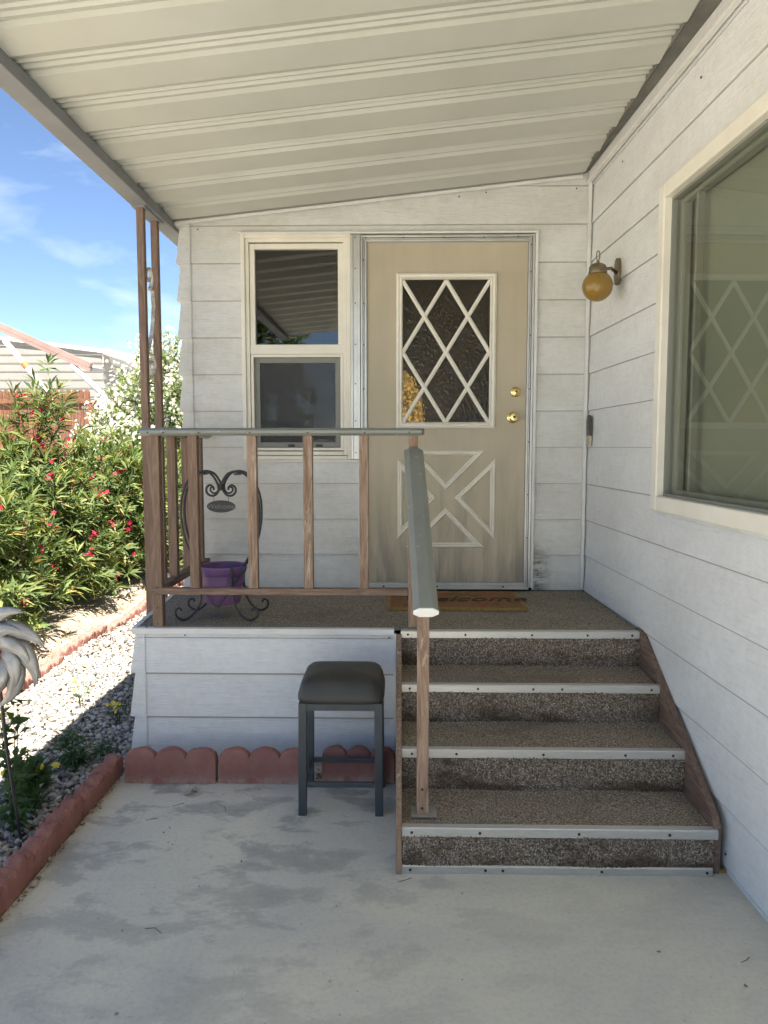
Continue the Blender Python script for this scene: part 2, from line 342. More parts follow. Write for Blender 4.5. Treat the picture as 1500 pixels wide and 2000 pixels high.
def groundmat(name, stops, sc, sc2=3):
    m, n, b = newmat(name); v = coords(n, (1, 1, 1))
    a = noise(n, v, sc, 8, 0.7)
    col = ramp(n, a, stops)
    c = noise(n, v, sc2, 5, 0.6)
    col = mix(n, 0.7, col, ramp(n, c, [(0.35, (0.7, 0.68, 0.65)), (0.6, (1, 1, 1))]), 'MULTIPLY')
    n.links.new(col, b.inputs['Base Color']); b.inputs['Roughness'].default_value = 0.95
    bump(n, b, a, 0.8, 0.02); return m
M['dirt'] = groundmat('dry_bed_soil', [(0.35, (0.20, 0.155, 0.11)), (0.5, (0.36, 0.30, 0.225)), (0.65, (0.50, 0.44, 0.36))], 30)
M['ground'] = groundmat('pale_desert_ground', [(0.35, (0.50, 0.47, 0.41)), (0.6, (0.64, 0.61, 0.54))], 6, 0.3)
M['gravelbase'] = groundmat('gravel_bed_base', [(0.35, (0.16, 0.15, 0.14)), (0.6, (0.34, 0.32, 0.29))], 60)

# ------------------------------------------------------------------ mesh helpers
class MB:
    def __init__(s): s.v = []; s.f = []
    def add(s, vs, fs):
        o = len(s.v); s.v += [tuple(p) for p in vs]; s.f += [tuple(i + o for i in f) for f in fs]; return s
    def quad(s, a, b, c, d): return s.add([a, b, c, d], [(0, 1, 2, 3)])
    def box(s, x0, x1, y0, y1, z0, z1, m=None):
        vs = [(x, y, z) for z in (z0, z1) for x, y in ((x0, y0), (x1, y0), (x1, y1), (x0, y1))]
        if m: vs = [m @ Vector(p) for p in vs]
        return s.add(vs, [(3, 2, 1, 0), (4, 5, 6, 7), (0, 1, 5, 4), (1, 2, 6, 5), (2, 3, 7, 6), (3, 0, 4, 7)])
    def bar(s, a, b, wx, wz, up=(0, 0, 1)):
        a = Vector(a); b = Vector(b); d = (b - a).normalized(); u = Vector(up)
        if abs(d.dot(u)) > 0.95: u = Vector((0, 1, 0))
        r = d.cross(u).normalized(); u = r.cross(d)
        pr = [(-wx / 2, -wz / 2), (wx / 2, -wz / 2), (wx / 2, wz / 2), (-wx / 2, wz / 2)]
        return s.sweep([a, b], pr, r, u)
    def sweep(s, pts, prof, r, u):
        n = len(prof); vs = [p + r * x + u * y for p in map(Vector, pts) for x, y in prof]
        fs = [(i * n + j, i * n + (j + 1) % n, (i + 1) * n + (j + 1) % n, (i + 1) * n + j) for i in range(len(pts) - 1) for j in range(n)]
        fs += [tuple(range(n - 1, -1, -1)), tuple((len(pts) - 1) * n + j for j in range(n))]
        return s.add(vs, fs)
    def tube(s, pts, r, n=8, r2=None):
        pts = [Vector(p) for p in pts]; N = len(pts); vs = []; prev = None
        for i, p in enumerate(pts):
            d = (pts[min(i + 1, N - 1)] - pts[max(i - 1, 0)]).normalized()
            if prev is None:
                a = Vector((0, 0, 1)) if abs(d.z) < 0.9 else Vector((1, 0, 0)); u = d.cross(a).normalized()
            else: u = (prev - d * prev.dot(d)).normalized()
            prev = u; v = d.cross(u)
            rr = r if r2 is None else r + (r2 - r) * i / (N - 1)
            vs += [p + (u * math.cos(t) + v * math.sin(t)) * rr for t in (2 * math.pi * k / n for k in range(n))]
        fs = [(i * n + j, i * n + (j + 1) % n, (i + 1) * n + (j + 1) % n, (i + 1) * n + j) for i in range(N - 1) for j in range(n)]
        fs += [tuple(range(n - 1, -1, -1)), tuple((N - 1) * n + j for j in range(n))]
        return s.add(vs, fs)
    def lathe(s, prof, n=32, c=(0, 0, 0), axis='z'):
        vs = []
        for r, h in prof:
            for k in range(n):
                t = 2 * math.pi * k / n; a, b = r * math.cos(t), r * math.sin(t)
                vs.append({'z': (a, b, h), 'y': (a, h, b), 'x': (h, a, b)}[axis])
        vs = [(p[0] + c[0], p[1] + c[1], p[2] + c[2]) for p in vs]
        fs = [(i * n + j, i * n + (j + 1) % n, (i + 1) * n + (j + 1) % n, (i + 1) * n + j) for i in range(len(prof) - 1) for j in range(n)]
        return s.add(vs, fs)
    def prism(s, poly, a0, a1, axis='x'):
        n = len(poly)
        def P(t, p): return {'x': (t, p[0], p[1]), 'y': (p[0], t, p[1]), 'z': (p[0], p[1], t)}[axis]
        vs = [P(a0, p) for p in poly] + [P(a1, p) for p in poly]
        fs = [(j, (j + 1) % n, n + (j + 1) % n, n + j) for j in range(n)] + [tuple(range(n - 1, -1, -1)), tuple(range(n, 2 * n))]
        return s.add(vs, fs)
    def build(s, name, mat, parent=None, bevel=0, smooth=False, **k):
        me = bpy.data.meshes.new(name); me.from_pydata(s.v, [], s.f); me.validate()
        return link(name, me, mat, parent, bevel, smooth, **k)
def fixnormals(me):
    import bmesh
    bm = bmesh.new(); bm.from_mesh(me); bmesh.ops.recalc_face_normals(bm, faces=bm.faces); bm.to_mesh(me); bm.free()
def link(name, me, mat, parent=None, bevel=0, smooth=False, fix=True, label=None):
    if fix: fixnormals(me)
    o = bpy.data.objects.new(name, me); C.objects.link(o); me.materials.append(mat)
    if parent: o.parent = parent; o.matrix_parent_inverse = pinv(parent)
    if bevel:
        m = o.modifiers.new('bevel', 'BEVEL'); m.width = bevel; m.segments = 2; m.limit_method = 'ANGLE'; m.angle_limit = R(40)
    if smooth:
        for p in me.polygons: p.use_smooth = True
        if smooth == 'auto':
            me.set_sharp_from_angle(angle=R(40))
    if label: o['label'] = label
    return o
def world_m(o):
    m = Matrix.Translation(o.location) @ o.rotation_euler.to_matrix().to_4x4()
    return world_m(o.parent) @ o.matrix_parent_inverse @ m if o.parent else m
def pinv(p): return world_m(p).inverted()
def npmesh(name, V, F, mat, parent=None, smooth=False):
    me = bpy.data.meshes.new(name); V = np.asarray(V, np.float32); F = np.asarray(F, np.int32)
    k = F.shape[1]
    me.vertices.add(len(V)); me.vertices.foreach_set('co', V.ravel())
    me.loops.add(F.size); me.loops.foreach_set('vertex_index', F.ravel())
    me.polygons.add(len(F)); me.polygons.foreach_set('loop_start', np.arange(0, F.size, k, dtype=np.int32))
    me.polygons.foreach_set('loop_total', np.full(len(F), k, np.int32))
    if smooth: me.polygons.foreach_set('use_smooth', np.ones(len(F), bool))
    me.update(); me.validate()
    return link(name, me, mat, parent, fix=False)
def thing(name, label, cat, loc=(0, 0, 0), group=None):
    o = bpy.data.objects.new(name, None); C.objects.link(o); o.location = loc; o.empty_display_size = 0.1
    o['label'] = label; o['category'] = cat
    if group: o['group'] = group
    return o
def second(o, nfirst, mat):
    o.data.materials.append(mat); n = len(o.data.polygons)
    idx = [0 if i < nfirst else 1 for i in range(n)]; o.data.polygons.foreach_set('material_index', idx)
def skew(*objs):
    # the long wall runs a couple of degrees off the porch axis
    for o in objs:
        for v in o.data.vertices: v.co.x += .034 * (4.41 - v.co.y)
def tag(o, label, cat, group=None, kind=None):
    o['label'] = label; o['category'] = cat
    if group: o['group'] = group
    if kind: o['kind'] = kind
    return o
def struct(o): o['kind'] = 'structure'; return o
def copy_tree(o, parent=None):
    c = o.copy(); C.objects.link(c)
    if parent: c.parent = parent; c.matrix_parent_inverse = Matrix(o.matrix_parent_inverse)
    for ch in list(o.children): copy_tree(ch, c)
    return c
def text_mesh(s, size, extrude=0.001, shear=0.3):
    cu = bpy.data.curves.new('lettering', 'FONT'); cu.body = s; cu.size = size; cu.extrude = extrude; cu.shear = shear
    cu.align_x = 'CENTER'; cu.align_y = 'CENTER'
    o = bpy.data.objects.new('lettering', cu); C.objects.link(o); bpy.context.view_layer.update()
    me = bpy.data.meshes.new_from_object(o.evaluated_get(bpy.context.evaluated_depsgraph_get()))
    bpy.data.objects.remove(o); return me

# ------------------------------------------------------------------ ground, patio, beds
g = MB().quad((-400, -400, -.06), (400, -400, -.06), (400, 900, -.06), (-400, 900, -.06)).build('ground', M['ground']); struct(g)
m = MB().box(-1.252, 1.16, -14, 3.47, -.14, 0); struct(m.build('patio', M['concrete'], bevel=0.004))
m = MB().box(1.16, 30, -30, -5.2, -.14, -.004); struct(m.build('driveway', M['concrete']))
m = MB().quad((-2.36, -8, -.022), (-1.254, -8, -.022), (-1.254, 14, -.022), (-2.36, 14, -.022)); struct(m.build('gravel_bed', M['gravelbase']))
# soil bed with gentle humps
nx, ny = 60, 120; X = np.linspace(-6.5, -2.33, nx); Yv = np.linspace(1.5, 14, ny); V = []
for yy in Yv:
    for xx in X:
        V.append((xx, yy, 0.015 + 0.03 * math.sin(xx * 3.1 + yy * 1.7) * math.sin(yy * 2.3) + 0.012 * random.random() + (0.05 if xx < -2.6 else 0)))
F = [(j * nx + i, j * nx + i + 1, (j + 1) * nx + i + 1, (j + 1) * nx + i) for j in range(ny - 1) for i in range(nx - 1)]
struct(npmesh('soil_bed', V, F, M['dirt'], smooth=True))

# pebbles
def ico(sub):
    import bmesh
    bm = bmesh.new(); bmesh.ops.create_icosphere(bm, subdivisions=sub, radius=1)
    V = np.array([v.co[:] for v in bm.verts]); F = np.array([[v.index for v in f.verts] for f in bm.faces]); bm.free(); return V, F
def rotmats(n, flat=0.5):
    a = rng.uniform(0, 2 * np.pi, n); tilt = rng.normal(0, flat, (n, 2))
    ca, sa = np.cos(a), np.sin(a); cx, sx = np.cos(tilt[:, 0]), np.sin(tilt[:, 0]); cy, sy = np.cos(tilt[:, 1]), np.sin(tilt[:, 1])
    Z = np.zeros(n); I = np.ones(n)
    Rz = np.stack([ca, -sa, Z, sa, ca, Z, Z, Z, I], 1).reshape(-1, 3, 3)
    Rx = np.stack([I, Z, Z, Z, cx, -sx, Z, sx, cx], 1).reshape(-1, 3, 3)
    Ry = np.stack([cy, Z, sy, Z, I, Z, -sy, Z, cy], 1).reshape(-1, 3, 3)
    return Rz @ Rx @ Ry
def pebbles(P, size, sub):
    V, F = ico(sub); n = len(P)
    sc = np.stack([size * rng.uniform(.85, 1.35, n), size * rng.uniform(.65, 1.0, n), size * rng.uniform(.4, .7, n)], 1)
    W = V[None] * sc[:, None, :]
    W = W * (1 + 0.10 * rng.normal(0, 1, (n, len(V), 1)))
    W = np.einsum('nij,nvj->nvi', rotmats(n), W) + P[:, None, :]
    FF = F[None] + (np.arange(n) * len(V))[:, None, None]
    return W.reshape(-1, 3), FF.reshape(-1, 3)
def scatter(x0, x1, y0, y1, n, z=(-.012, .012)):
    return np.stack([rng.uniform(x0, x1, n), rng.uniform(y0, y1, n), rng.uniform(*z, n)], 1)
sets = [(scatter(-2.33, -1.27, 1.7, 5.2, 20000), rng.uniform(.007, .0165, 20000), 2),
        (scatter(-2.33, -1.27, 5.2, 12, 17000), rng.uniform(.010, .020, 17000), 1)]
Vs, Fs, off = [], [], 0
for P, sz, sub in sets:
    a, b = pebbles(P, sz, sub); Vs.append(a); Fs.append(b + off); off += len(a)
# strays on the concrete and in the joint by the stones
st = np.array([(-.875, 3.16, .012), (-.895, 3.13, .008), (-1.245, 2.60, .01), (-1.225, 2.44, .012), (-1.245, 2.22, .012), (-1.235, 2.86, .008), (-1.22, 3.0, .006), (-.56, 2.61, .003), (-.2, 2.35, .003), (-.84, 2.72, .003), (-.86, 2.735, .003)])
a, b = pebbles(st, np.array([.014, .012, .010, .014, .013, .009, .008, .004, .003, .004, .003]), 2); Vs.append(a); Fs.append(b + off)
tag(npmesh('gravel', np.concatenate(Vs), np.concatenate(Fs), M['pebble'], smooth=True), 'bed of pale and grey river pebbles between the red edging stones', 'gravel', kind='stuff')

# leaf litter on the soil bed and dry bits along the stones
def flakes(P, L, Wd, flat=.35):
    n = len(P); base = np.array([(-.5, 0, 0), (0, -.5, .12), (.5, 0, 0), (0, .5, .12)])
    W = base[None] * np.stack([L, Wd, L], 1)[:, None, :]
    W = np.einsum('nij,nvj->nvi', rotmats(n, flat), W) + P[:, None, :]
    F = np.array([[0, 1, 2, 3]])[None] + (np.arange(n) * 4)[:, None, None]
    return W.reshape(-1, 3), F.reshape(-1, 4)
n1 = 9000; P = np.concatenate([scatter(-4.2, -2.36, 3, 11, n1, (.035, .085)), scatter(-1.262, -1.225, 1.9, 3.35, 420, (.002, .012)), scatter(-.37, -.33, 3.27, 3.34, 60, (.002, .03)), scatter(-1.15, 1.0, 1.5, 3.2, 26, (.002, .003))])
n2 = len(P); V, F = flakes(P, rng.uniform(.008, .06, n2) * np.where(np.arange(n2) < n1, 1, .3), rng.uniform(.004, .014, n2))
tag(npmesh('leaf_litter', V, F, M['litter']), 'dry fallen leaves and crumbs under the oleanders and along the stones', 'leaf litter', kind='stuff')

# ------------------------------------------------------------------ scalloped edging stones
def edger_mesh(L=0.40, h=0.15, t=0.05, n=3, dome=0.040, rough=0.0012, seed=1):
    from mathutils import noise as mn
    # profile of the top edge, then a grid over front, rounded top and back
    nu, rows = 60, [(-.5, 0), (-.5, .2), (-.5, .4), (-.5, .6), (-.5, .8), (-.49, .93), (-.40, .98), (-.22, 1), (0, 1.0), (.22, 1), (.40, .98), (.49, .93), (.5, .7), (.5, .35), (.5, 0)]
    V = []
    for a in range(nu + 1):
        x = -L / 2 + L * a / nu; q = (a / nu * n) % 1.0 if a < nu else 0.0; q = abs(q - .5) * 2
        top = h - dome + dome * math.sqrt(max(0, 1 - min(.995, q) ** 2.2))
        for yy, zz in rows:
            p = Vector((x, yy * t, zz * top)); k = mn.noise(p * 38 + Vector((seed * 7, 0, 0))) + .5 * mn.noise(p * 110)
            edge = 1 if 0 < a < nu else .4
            V.append((p.x, p.y + (rough * 2.2 * k if abs(yy) > .3 else 0) * (1 if yy > 0 else -1) , p.z + (rough * 3 * k if zz > .9 else 0)))
    m_ = len(rows); mb = MB(); F = [(a * m_ + j, a * m_ + j + 1, (a + 1) * m_ + j + 1, (a + 1) * m_ + j) for a in range(nu) for j in range(m_ - 1)]
    F += [tuple(range(m_)), tuple(nu * m_ + j for j in range(m_ - 1, -1, -1))]
    return mb.add(V, F)
E0 = edger_mesh().build('edging_stone', M['stone'], smooth='auto')
E0.location = (-1.004, 3.262, 0); E0.rotation_euler = (R(-4), 0, 0)
tag(E0, 'red scalloped edging stone under the porch skirt, at the outer corner of the patio', 'edging stone', 'scalloped edging stones in front of the porch')
ROUGH = edger_mesh(.42, .15, .062, 4, .030, .0042, 3).build('edging_stone', M['stone'], smooth='auto'); RME = ROUGH.data; bpy.data.objects.remove(ROUGH)
def edger(loc, rz, tilt, label, group, sx=1, sz=1):
    e = E0.copy(); C.objects.link(e); e.location = loc; e.rotation_euler = (tilt, 0, rz); e.scale = (sx, 1, sz); e['label'] = label; e['group'] = group; return e
edger((-.590, 3.268, 0), R(-.6), R(-4), 'red scalloped edging stone between the corner stone and the stool', 'scalloped edging stones in front of the porch')
edger((-.178, 3.285, 0.002), R(-3), R(-6), 'red scalloped edging stone behind the stool, next to the steps', 'scalloped edging stones in front of the porch', .80)
for i, (y, lab) in enumerate([(3.12, 'nearest the porch corner'), (2.705, 'beside the flower stake'), (2.29, 'cut by the left edge of the photo'), (1.87, 'nearest the viewer')]):
    e_ = edger((-1.285 - .004 * (i % 2), y, -.035), R(90 + (i % 2) * .7), R(7 - 2 * i), 'rough red edging stone along the patio edge, ' + lab, 'edging stones along the patio edge', .99, .95); e_.data = RME
far_lab = ['cut by the left edge of the photo', 'behind the metal flower', 'just right of the metal flower', 'where the gravel is brightest', 'in the dappled shade under the red oleander', 'between the stake and the porch post', 'partly covered by leaf litter', 'a little before the porch post', 'just left of the porch post', 'seen past the porch post', 'seen between the side balusters', 'farthest from the viewer']
for i in range(12):
    y = 4.10 + i * .41
    e_ = edger((-2.33 + .03 * math.sin(i * 1.3), y, -.085 + .014 * math.sin(i * 2.1)), R(90 + 3 * math.sin(i)), R(6 * math.sin(i * 1.7)), 'sunken red edging stone beside the oleander bed, ' + far_lab[i], 'sunken edging stones along the oleander bed'); e_.data = RME

# ------------------------------------------------------------------ siding
LAPS = [.026, .232, .438, .645, .852, 1.058, 1.264, 1.472, 1.678, 1.885, 2.092, 2.298, 2.505, 2.712, 2.919, 3.126]
def boards(mb, T, u0, u1, z0, z1, laps=LAPS, prot=0.013, topf=None):
    """one sloping board per course between z0 and z1; T(u, out, z) gives the point"""
    for a, b in zip(laps[:-1], laps[1:]):
        lo, hi = max(a, z0), min(b, z1)
        if hi - lo < 1e-4: continue
        d = lambda z: prot * (b - z) / (b - a)
        N = max(1, int((u1 - u0) / .35)); us = [u0 + (u1 - u0) * k / N for k in range(N + 1)]
        for ua, ub in zip(us[:-1], us[1:]):
            ha = min(hi, topf(ua)) if topf else hi; hb = min(hi, topf(ub)) if topf else hi
            if max(ha, hb) <= lo: continue
            ha = max(ha, lo + 1e-4); hb = max(hb, lo + 1e-4)
            mb.add([T(ua, d(lo), lo), T(ub, d(lo), lo), T(ub, d(hb), hb), T(ua, d(ha), ha)], [(0, 1, 2, 3)])
            if lo == a: mb.add([T(ua, -.004, a + .002), T(ub, -.004, a + .002), T(ub, d(a), a), T(ua, d(a), a)], [(0, 1, 2, 3)])
CEIL = lambda x: 2.741 + .106 * (x + 1.266)
YW = 4.43                                             # face of the enclosure wall
house = thing('house', 'pale grey lap sided mobile home with tan entry door and picture window', 'house', (1.1, 4.4, 0))
T = lambda u, o, z: (u, YW - o, z)
mb = MB(); top = lambda x: CEIL(x) + .03
boards(mb, T, -1.19, -.885, .645, 3.13, topf=top)
boards(mb, T, -.885, -.228, .645, 1.395)
boards(mb, T, -.885, .768, 2.66, 3.13, topf=top)
boards(mb, T, .768, 1.075, .645, 3.13, topf=top)
mb.quad((-.9, YW + .003, 2.66), (.78, YW + .003, 2.66), (.78, YW + .1, 2.66), (-.9, YW + .1, 2.66))
nf = len(mb.f)
for a in LAPS[4:-1]:
    for u0, u1 in ((-1.19, -.885), (-.885, -.228), (-.885, .768), (.768, 1.045)):
        if (u0, u1) == (-.885, -.228) and a > 1.39: continue
        if (u0, u1) == (-.885, .768) and a < 2.66: continue
        if a > CEIL(u0) - .02: continue
        mb.box(u0, u1, YW - .0035, YW + .001, a - .003, a + .0005)  # dark strip painting the shadow below each lap
W1 = mb.build('wall', M['siding'], house, fix=False); second(W1, nf, M['lap_shade_and_gap']); W1['label'] = 'end wall of horizontal grey boards around the tan door'
# outside corner caps at the left end (one folded cap per course)
mb = MB()
for a, b in zip(LAPS[3:-2], LAPS[4:-1]):
    b2 = min(b, CEIL(-1.25)); p0 = .019; p1 = .005 + .014 * (1 - (b2 - a) / (b - a)); xr0, xr1 = -1.182, -1.182
    xo = lambda p: -1.232 - p * 1.6
    mb.quad((xo(p0), YW - p0, a - .003), (xr0, YW - p0, a - .003), (xr1, YW - p1, b2), (xo(p1), YW - p1, b2))
    mb.quad((xo(p0), YW + .2, a - .003), (xo(p0), YW - p0, a - .003), (xo(p1), YW - p1, b2), (xo(p1), YW + .2, b2))
    mb.quad((xo(p0), YW + .2, a - .003), (xr0, YW + .2, a - .003), (xr0, YW - p0, a - .003), (xo(p0), YW - p0, a - .003))
mb.build('corner_cap', M['siding'], house, fix=False)
mb = MB(); boards(mb, lambda u, o, z: (-1.236 - o, -u, z), -9.0, -(YW + .2), .026, 2.75)
mb.build('side_wall', M['siding_side'], house, fix=False)
# long wall on the right, with the picture window opening
WY0, WY1, WZ0, WZ1 = 1.15, 3.235, 1.262, 2.485
XW = 1.076
T = lambda u, o, z: (XW + .02 - o - .052 * max(0, (0.65 - z)) * 0 , -u, z)
lapR = LAPS
mb = MB()
def TR(u, o, z):
    return (XW - o * .7 + (0.060 if z < .02 else 0) * 0, -u, z)
boards(mb, TR, -4.43, -WY1, .0, 2.945, [-.18] + lapR)
boards(mb, TR, -WY1, -WY0, .0, WZ0, [-.18] + lapR)
boards(mb, TR, -WY1, -WY0, WZ1, 2.945, [-.18] + lapR)
boards(mb, TR, -WY0, 5.0, .0, 2.945, [-.18] + lapR)
nf = len(mb.f)
for a in LAPS[:-2]:
    for u0, u1 in ((WY1, 4.40), (-5, WY0), (WY0, WY1)):
        if (u0, u1) == (WY0, WY1) and WZ0 < a < WZ1: continue
        mb.box(XW - .0028, XW + .001, u0, u1, a - (.0026 if a > 1.3 else .0068 if a > .8 else .0085), a + .0005)  # overhang shadow painted as a strip, taller on the lower courses
W2 = mb.build('wall', M['siding_side'], house, fix=False); W2['label'] = 'long side wall of horizontal boards beside the steps'; second(W2, nf, M['lap_shade_and_gap']); skew(W2)
# inside body
mb = MB().box(1.24, 5.4, -5, 9, 2.96, 3.02).box(5.35, 5.4, -5, 9, 0, 2.96).box(1.4, 5.4, -5.05, -5, 0, 2.96).box(-1.2, 1.2, 4.75, 4.8, .3, 2.72).box(-1.22, 5.4, 8.95, 9, 0, 2.7)
mb.build('inner_walls', M['room'], house)
MB().box(1.0, 5.6, -5.3, 9.2, 3.16, 3.24).build('roof', M['roofshingle'], house)
# corner strip where the two walls meet
MB().box(1.046, 1.063, YW - .030, YW - .012, .655, 2.93).build('corner_strip', M['trimwhite'], house, bevel=.002)
# fascia board and bead along the top of the long wall
skew(MB().box(1.043, 1.09, -5, YW - .02, 2.942, 2.992).build('fascia_board', M['siding_side'], house, bevel=.002),
     MB().box(1.034, 1.06, -5, YW - .02, 2.926, 2.9415).build('bead_moulding', M['trimwhite'], house, bevel=.003))
# sloping trim under the panels on the end wall
mb = MB(); a = Vector((-1.262, YW - .028, CEIL(-1.262) - .022)); b = Vector((1.01, YW - .028, CEIL(1.01) - .022))
mb.bar(a, b, .012, .016); mb.build('ceiling_trim', M['trimwhite'], house)
mb = MB(); mb.bar(a + Vector((0, -.004, .016)), b + Vector((0, -.004, .016)), .006, .004); mb.build('trim_shadow_gap', M['lap_shade_and_gap'], house)
def screws(pts, name, parent, r=.0045, axis='y', mat='screw'):
    o = None
    for x, y, z in pts:
        if o is None:
            o = MB().lathe([(0.0001, -.003), (r * .8, -.0028), (r, 0)], 8, (0, 0, 0), axis).build('screw', M[mat], parent)
        else:
            o = o.copy(); C.objects.link(o)
        o.location = (x, y, z)
    return o
screws([(XW + .034 * (4.41 - 2.56) - .012, 2.56, .075), (XW + .034 * (4.41 - 3.9) - .006, 3.9, 2.86), (XW + .034 * (4.41 - 3.0) - .006, 3.0, 2.84)], 'screws', house, .005, 'x')
screws([(-1.135, YW - .016, 2.69), (.33, YW - .016, 2.86), (.48, YW - .016, 2.882), (.98, YW - .016, 2.90)], 'screws', house)

# ---- sash window in the end wall
win = thing('window', '', '') ; 
for k in ('label', 'category'): del win[k]
win.parent = house; win.matrix_parent_inverse = pinv(house); win.location = (0, 0, 0)
def frame(mb, x0, x1, z0, z1, t, y0, y1):
    mb.box(x0, x0 + t, y0, y1, z0, z1); mb.box(x1 - t, x1, y0, y1, z0, z1)
    mb.box(x0 + t, x1 - t, y0, y1, z1 - t, z1); mb.box(x0 + t, x1 - t, y0, y1, z0, z0 + t)
mb = MB(); frame(mb, -.893, -.275, 1.400, 2.660, .022, YW - .034, YW + .05)
frame(mb, -.871, -.297, 1.425, 2.640, .022, YW - .022, YW + .05)
mb.build('outer_frame', M['cream'], win, bevel=.003)
mb = MB(); frame(mb, -.848, -.318, 2.02, 2.612, .030, YW - .012, YW + .04); mb.box(-.849, -.317, YW - .016, YW + .04, 1.998, 2.052)
mb.build('upper_sash', M['cream'], win, bevel=.003)
mb = MB(); frame(mb, -.846, -.320, 1.452, 1.997, .016, YW - .018, YW + .03); mb.build('lower_sash', M['cream'], win, bevel=.002)
mb = MB(); frame(mb, -.829, -.337, 1.469, 1.980, .030, YW + .004, YW + .02); mb.build('screen_frame', M['sashdark'], win, bevel=.002)
MB().box(-.640, -.603, YW - .002, YW + .006, 1.472, 1.487).build('screen_clip', M['screw'], win)
MB().box(-.480, -.443, YW - .002, YW + .006, 1.472, 1.487).build('screen_clip', M['screw'], win)
MB().box(-.82, -.345, YW + .012, YW + .016, 2.05, 2.585).build('glass_pane', M['glassback'], win)
MB().box(-.80, -.366, YW + .022, YW + .026, 1.497, 1.955).build('glass_pane', M['glassback'], win)
MB().box(-.80, -.366, YW + .008, YW + .009, 1.497, 1.955).build('insect_screen', M['mesh'], win)
MB().box(-.84, -.33, YW + .09, YW + .1, 1.45, 2.62).build('dark_shade', M['screen'], win)
# trim under the window, mullion and the strip beside the door
mb = MB().box(-.886, -.222, YW - .026, YW, 1.386, 1.400).box(-.236, -.222, YW - .026, YW, .655, 1.386)
mb.build('sill_trim', M['trimwhite'], house, bevel=.002)
mb = MB().box(-.275, -.262, YW - .032, YW, 1.402, 2.655).box(-.262, -.235, YW - .024, YW, 1.402, 2.655).box(-.235, -.222, YW - .034, YW, 1.402, 2.655)
mb.build('mullion', M['alu'], house, bevel=.0015)
screws([(-.249, YW - .026, z) for z in (2.64, 2.47, 2.28, 2.05, 1.83, 1.62, 1.44)], 'mullion_screws', house, .004)
MB().box(-.905, .775, YW - .030, YW, 2.660, 2.672).box(.757, .773, YW - .030, YW, .66, 2.66).build('door_surround', M['trimwhite'], house, bevel=.002)
mb = MB()
for i, (t, y) in enumerate([(.014, .026), (.010, .012), (.012, .020)]):
    o = sum(q[0] for q in [(.014, 0), (.010, 0), (.012, 0)][:i])
    mb.box(-.222 + o + .002, -.222 + o + t, YW - y, YW + .04, .70, 2.655 - o); 
    mb.box(.757 - o - t, .757 - o - .002, YW - y, YW + .04, .66, 2.655 - o)
    mb.box(-.222 + o + t, .757 - o - t, YW - y, YW + .04, 2.655 - o - t, 2.655 - o - .002)
mb.build('door_jamb', M['alu'], house, bevel=.0015)
MB().box(-.222, -.17, YW - .002, YW + .03, .66, 2.655).box(.705, .757, YW - .002, YW + .03, .66, 2.655).box(-.17, .705, YW - .002, YW + .03, 2.60, 2.655).box(-.17, .705, YW - .002, YW + .03, .66, .70).build('jamb_gap', M['lap_shade_and_gap'], house)
screws([(x, YW - .022, 2.640) for x in (-.19, .02, .25, .47, .66)] + [(-.203, YW - .014, z) for z in (2.52, 2.28, 2.05, 1.8)] + [(.736, YW - .014, z) for z in (2.6, 2.45, 2.1, 1.8, 1.5, 1.2, .95)], 'jamb_screws', house, .004)
mb = MB().box(-.20, .745, YW - .045, YW, .652, .662).box(-.19, .735, YW - .030, YW, .662, .672).box(-.185, .722, YW - .016, YW, .672, .686)
mb.build('threshold', M['alu'], house, bevel=.002)
screws([(-.09, YW - .031, .667), (.22, YW - .031, .667), (.60, YW - .031, .667)], 'threshold_screws', house, .006)

# ---- entry door
door = thing('entry_door', '', '')
for k in ('label', 'category'): del door[k]
door['label'] = 'tan entry door with white diamond lattice glass and crossed triangle mouldings'
door.parent = house; door.matrix_parent_inverse = pinv(house)
YD = YW - .006
mb = MB()
gx0, gx1, gz0, gz1 = .010, .515, 1.600, 2.415
mb.box(-.182, gx0, YD, YD + .035, .690, 2.612); mb.box(gx1, .718, YD, YD + .035, .690, 2.612)
mb.box(gx0, gx1, YD, YD + .035, .690, gz0); mb.box(gx0, gx1, YD, YD + .035, gz1, 2.612)
mb.build('door_slab', M['door'], door)
def moulding(poly, w=.030, y=YD, closed=True, lv=((0, .006), (.25, .013), (.5, .009), (.72, .015), (1, .004))):
    """stepped moulding running inside a convex polygon"""
    mb = MB(); c = Vector((sum(p[0] for p in poly) / len(poly), sum(p[1] for p in poly) / len(poly))); n = len(poly)
    def inset(d):
        P = []
        for i in range(n):
            p = Vector(poly[i]); e1 = (p - Vector(poly[i - 1])).normalized(); e2 = (Vector(poly[(i + 1) % n]) - p).normalized()
            n1 = Vector((-e1.y, e1.x)); n2 = Vector((-e2.y, e2.x))
            if n1.dot(c - p) < 0: n1 = -n1
            if n2.dot(c - p) < 0: n2 = -n2
            bis = (n1 + n2); bis = bis / bis.length_squared * 2
            P.append(p + bis * d)
        return P
    rings = [(inset(0), 0)] + [(inset(w * t), h) for t, h in lv] + [(inset(w), 0)]
    vs = [(q.x, y - h, q.y) for P, h in rings for q in P]
    fs = [(i * n + j, i * n + (j + 1) % n, (i + 1) * n + (j + 1) % n, (i + 1) * n + j) for i in range(len(rings) - 1) for j in range(n)]
    return mb.add(vs, fs)
moulding([(-.018, 1.578), (.545, 1.578), (.545, 2.446), (-.018, 2.446)], .036, lv=((0, .012), (.3, .02), (.6, .016), (.8, .020), (1, .006))).build('glass_frame', M['cream'], door)
MB().box(gx0 - .005, gx1 + .005, YD + .008, YD + .013, gz0 - .005, gz1 + .005).build('glass_pane', M['obscure'], door)
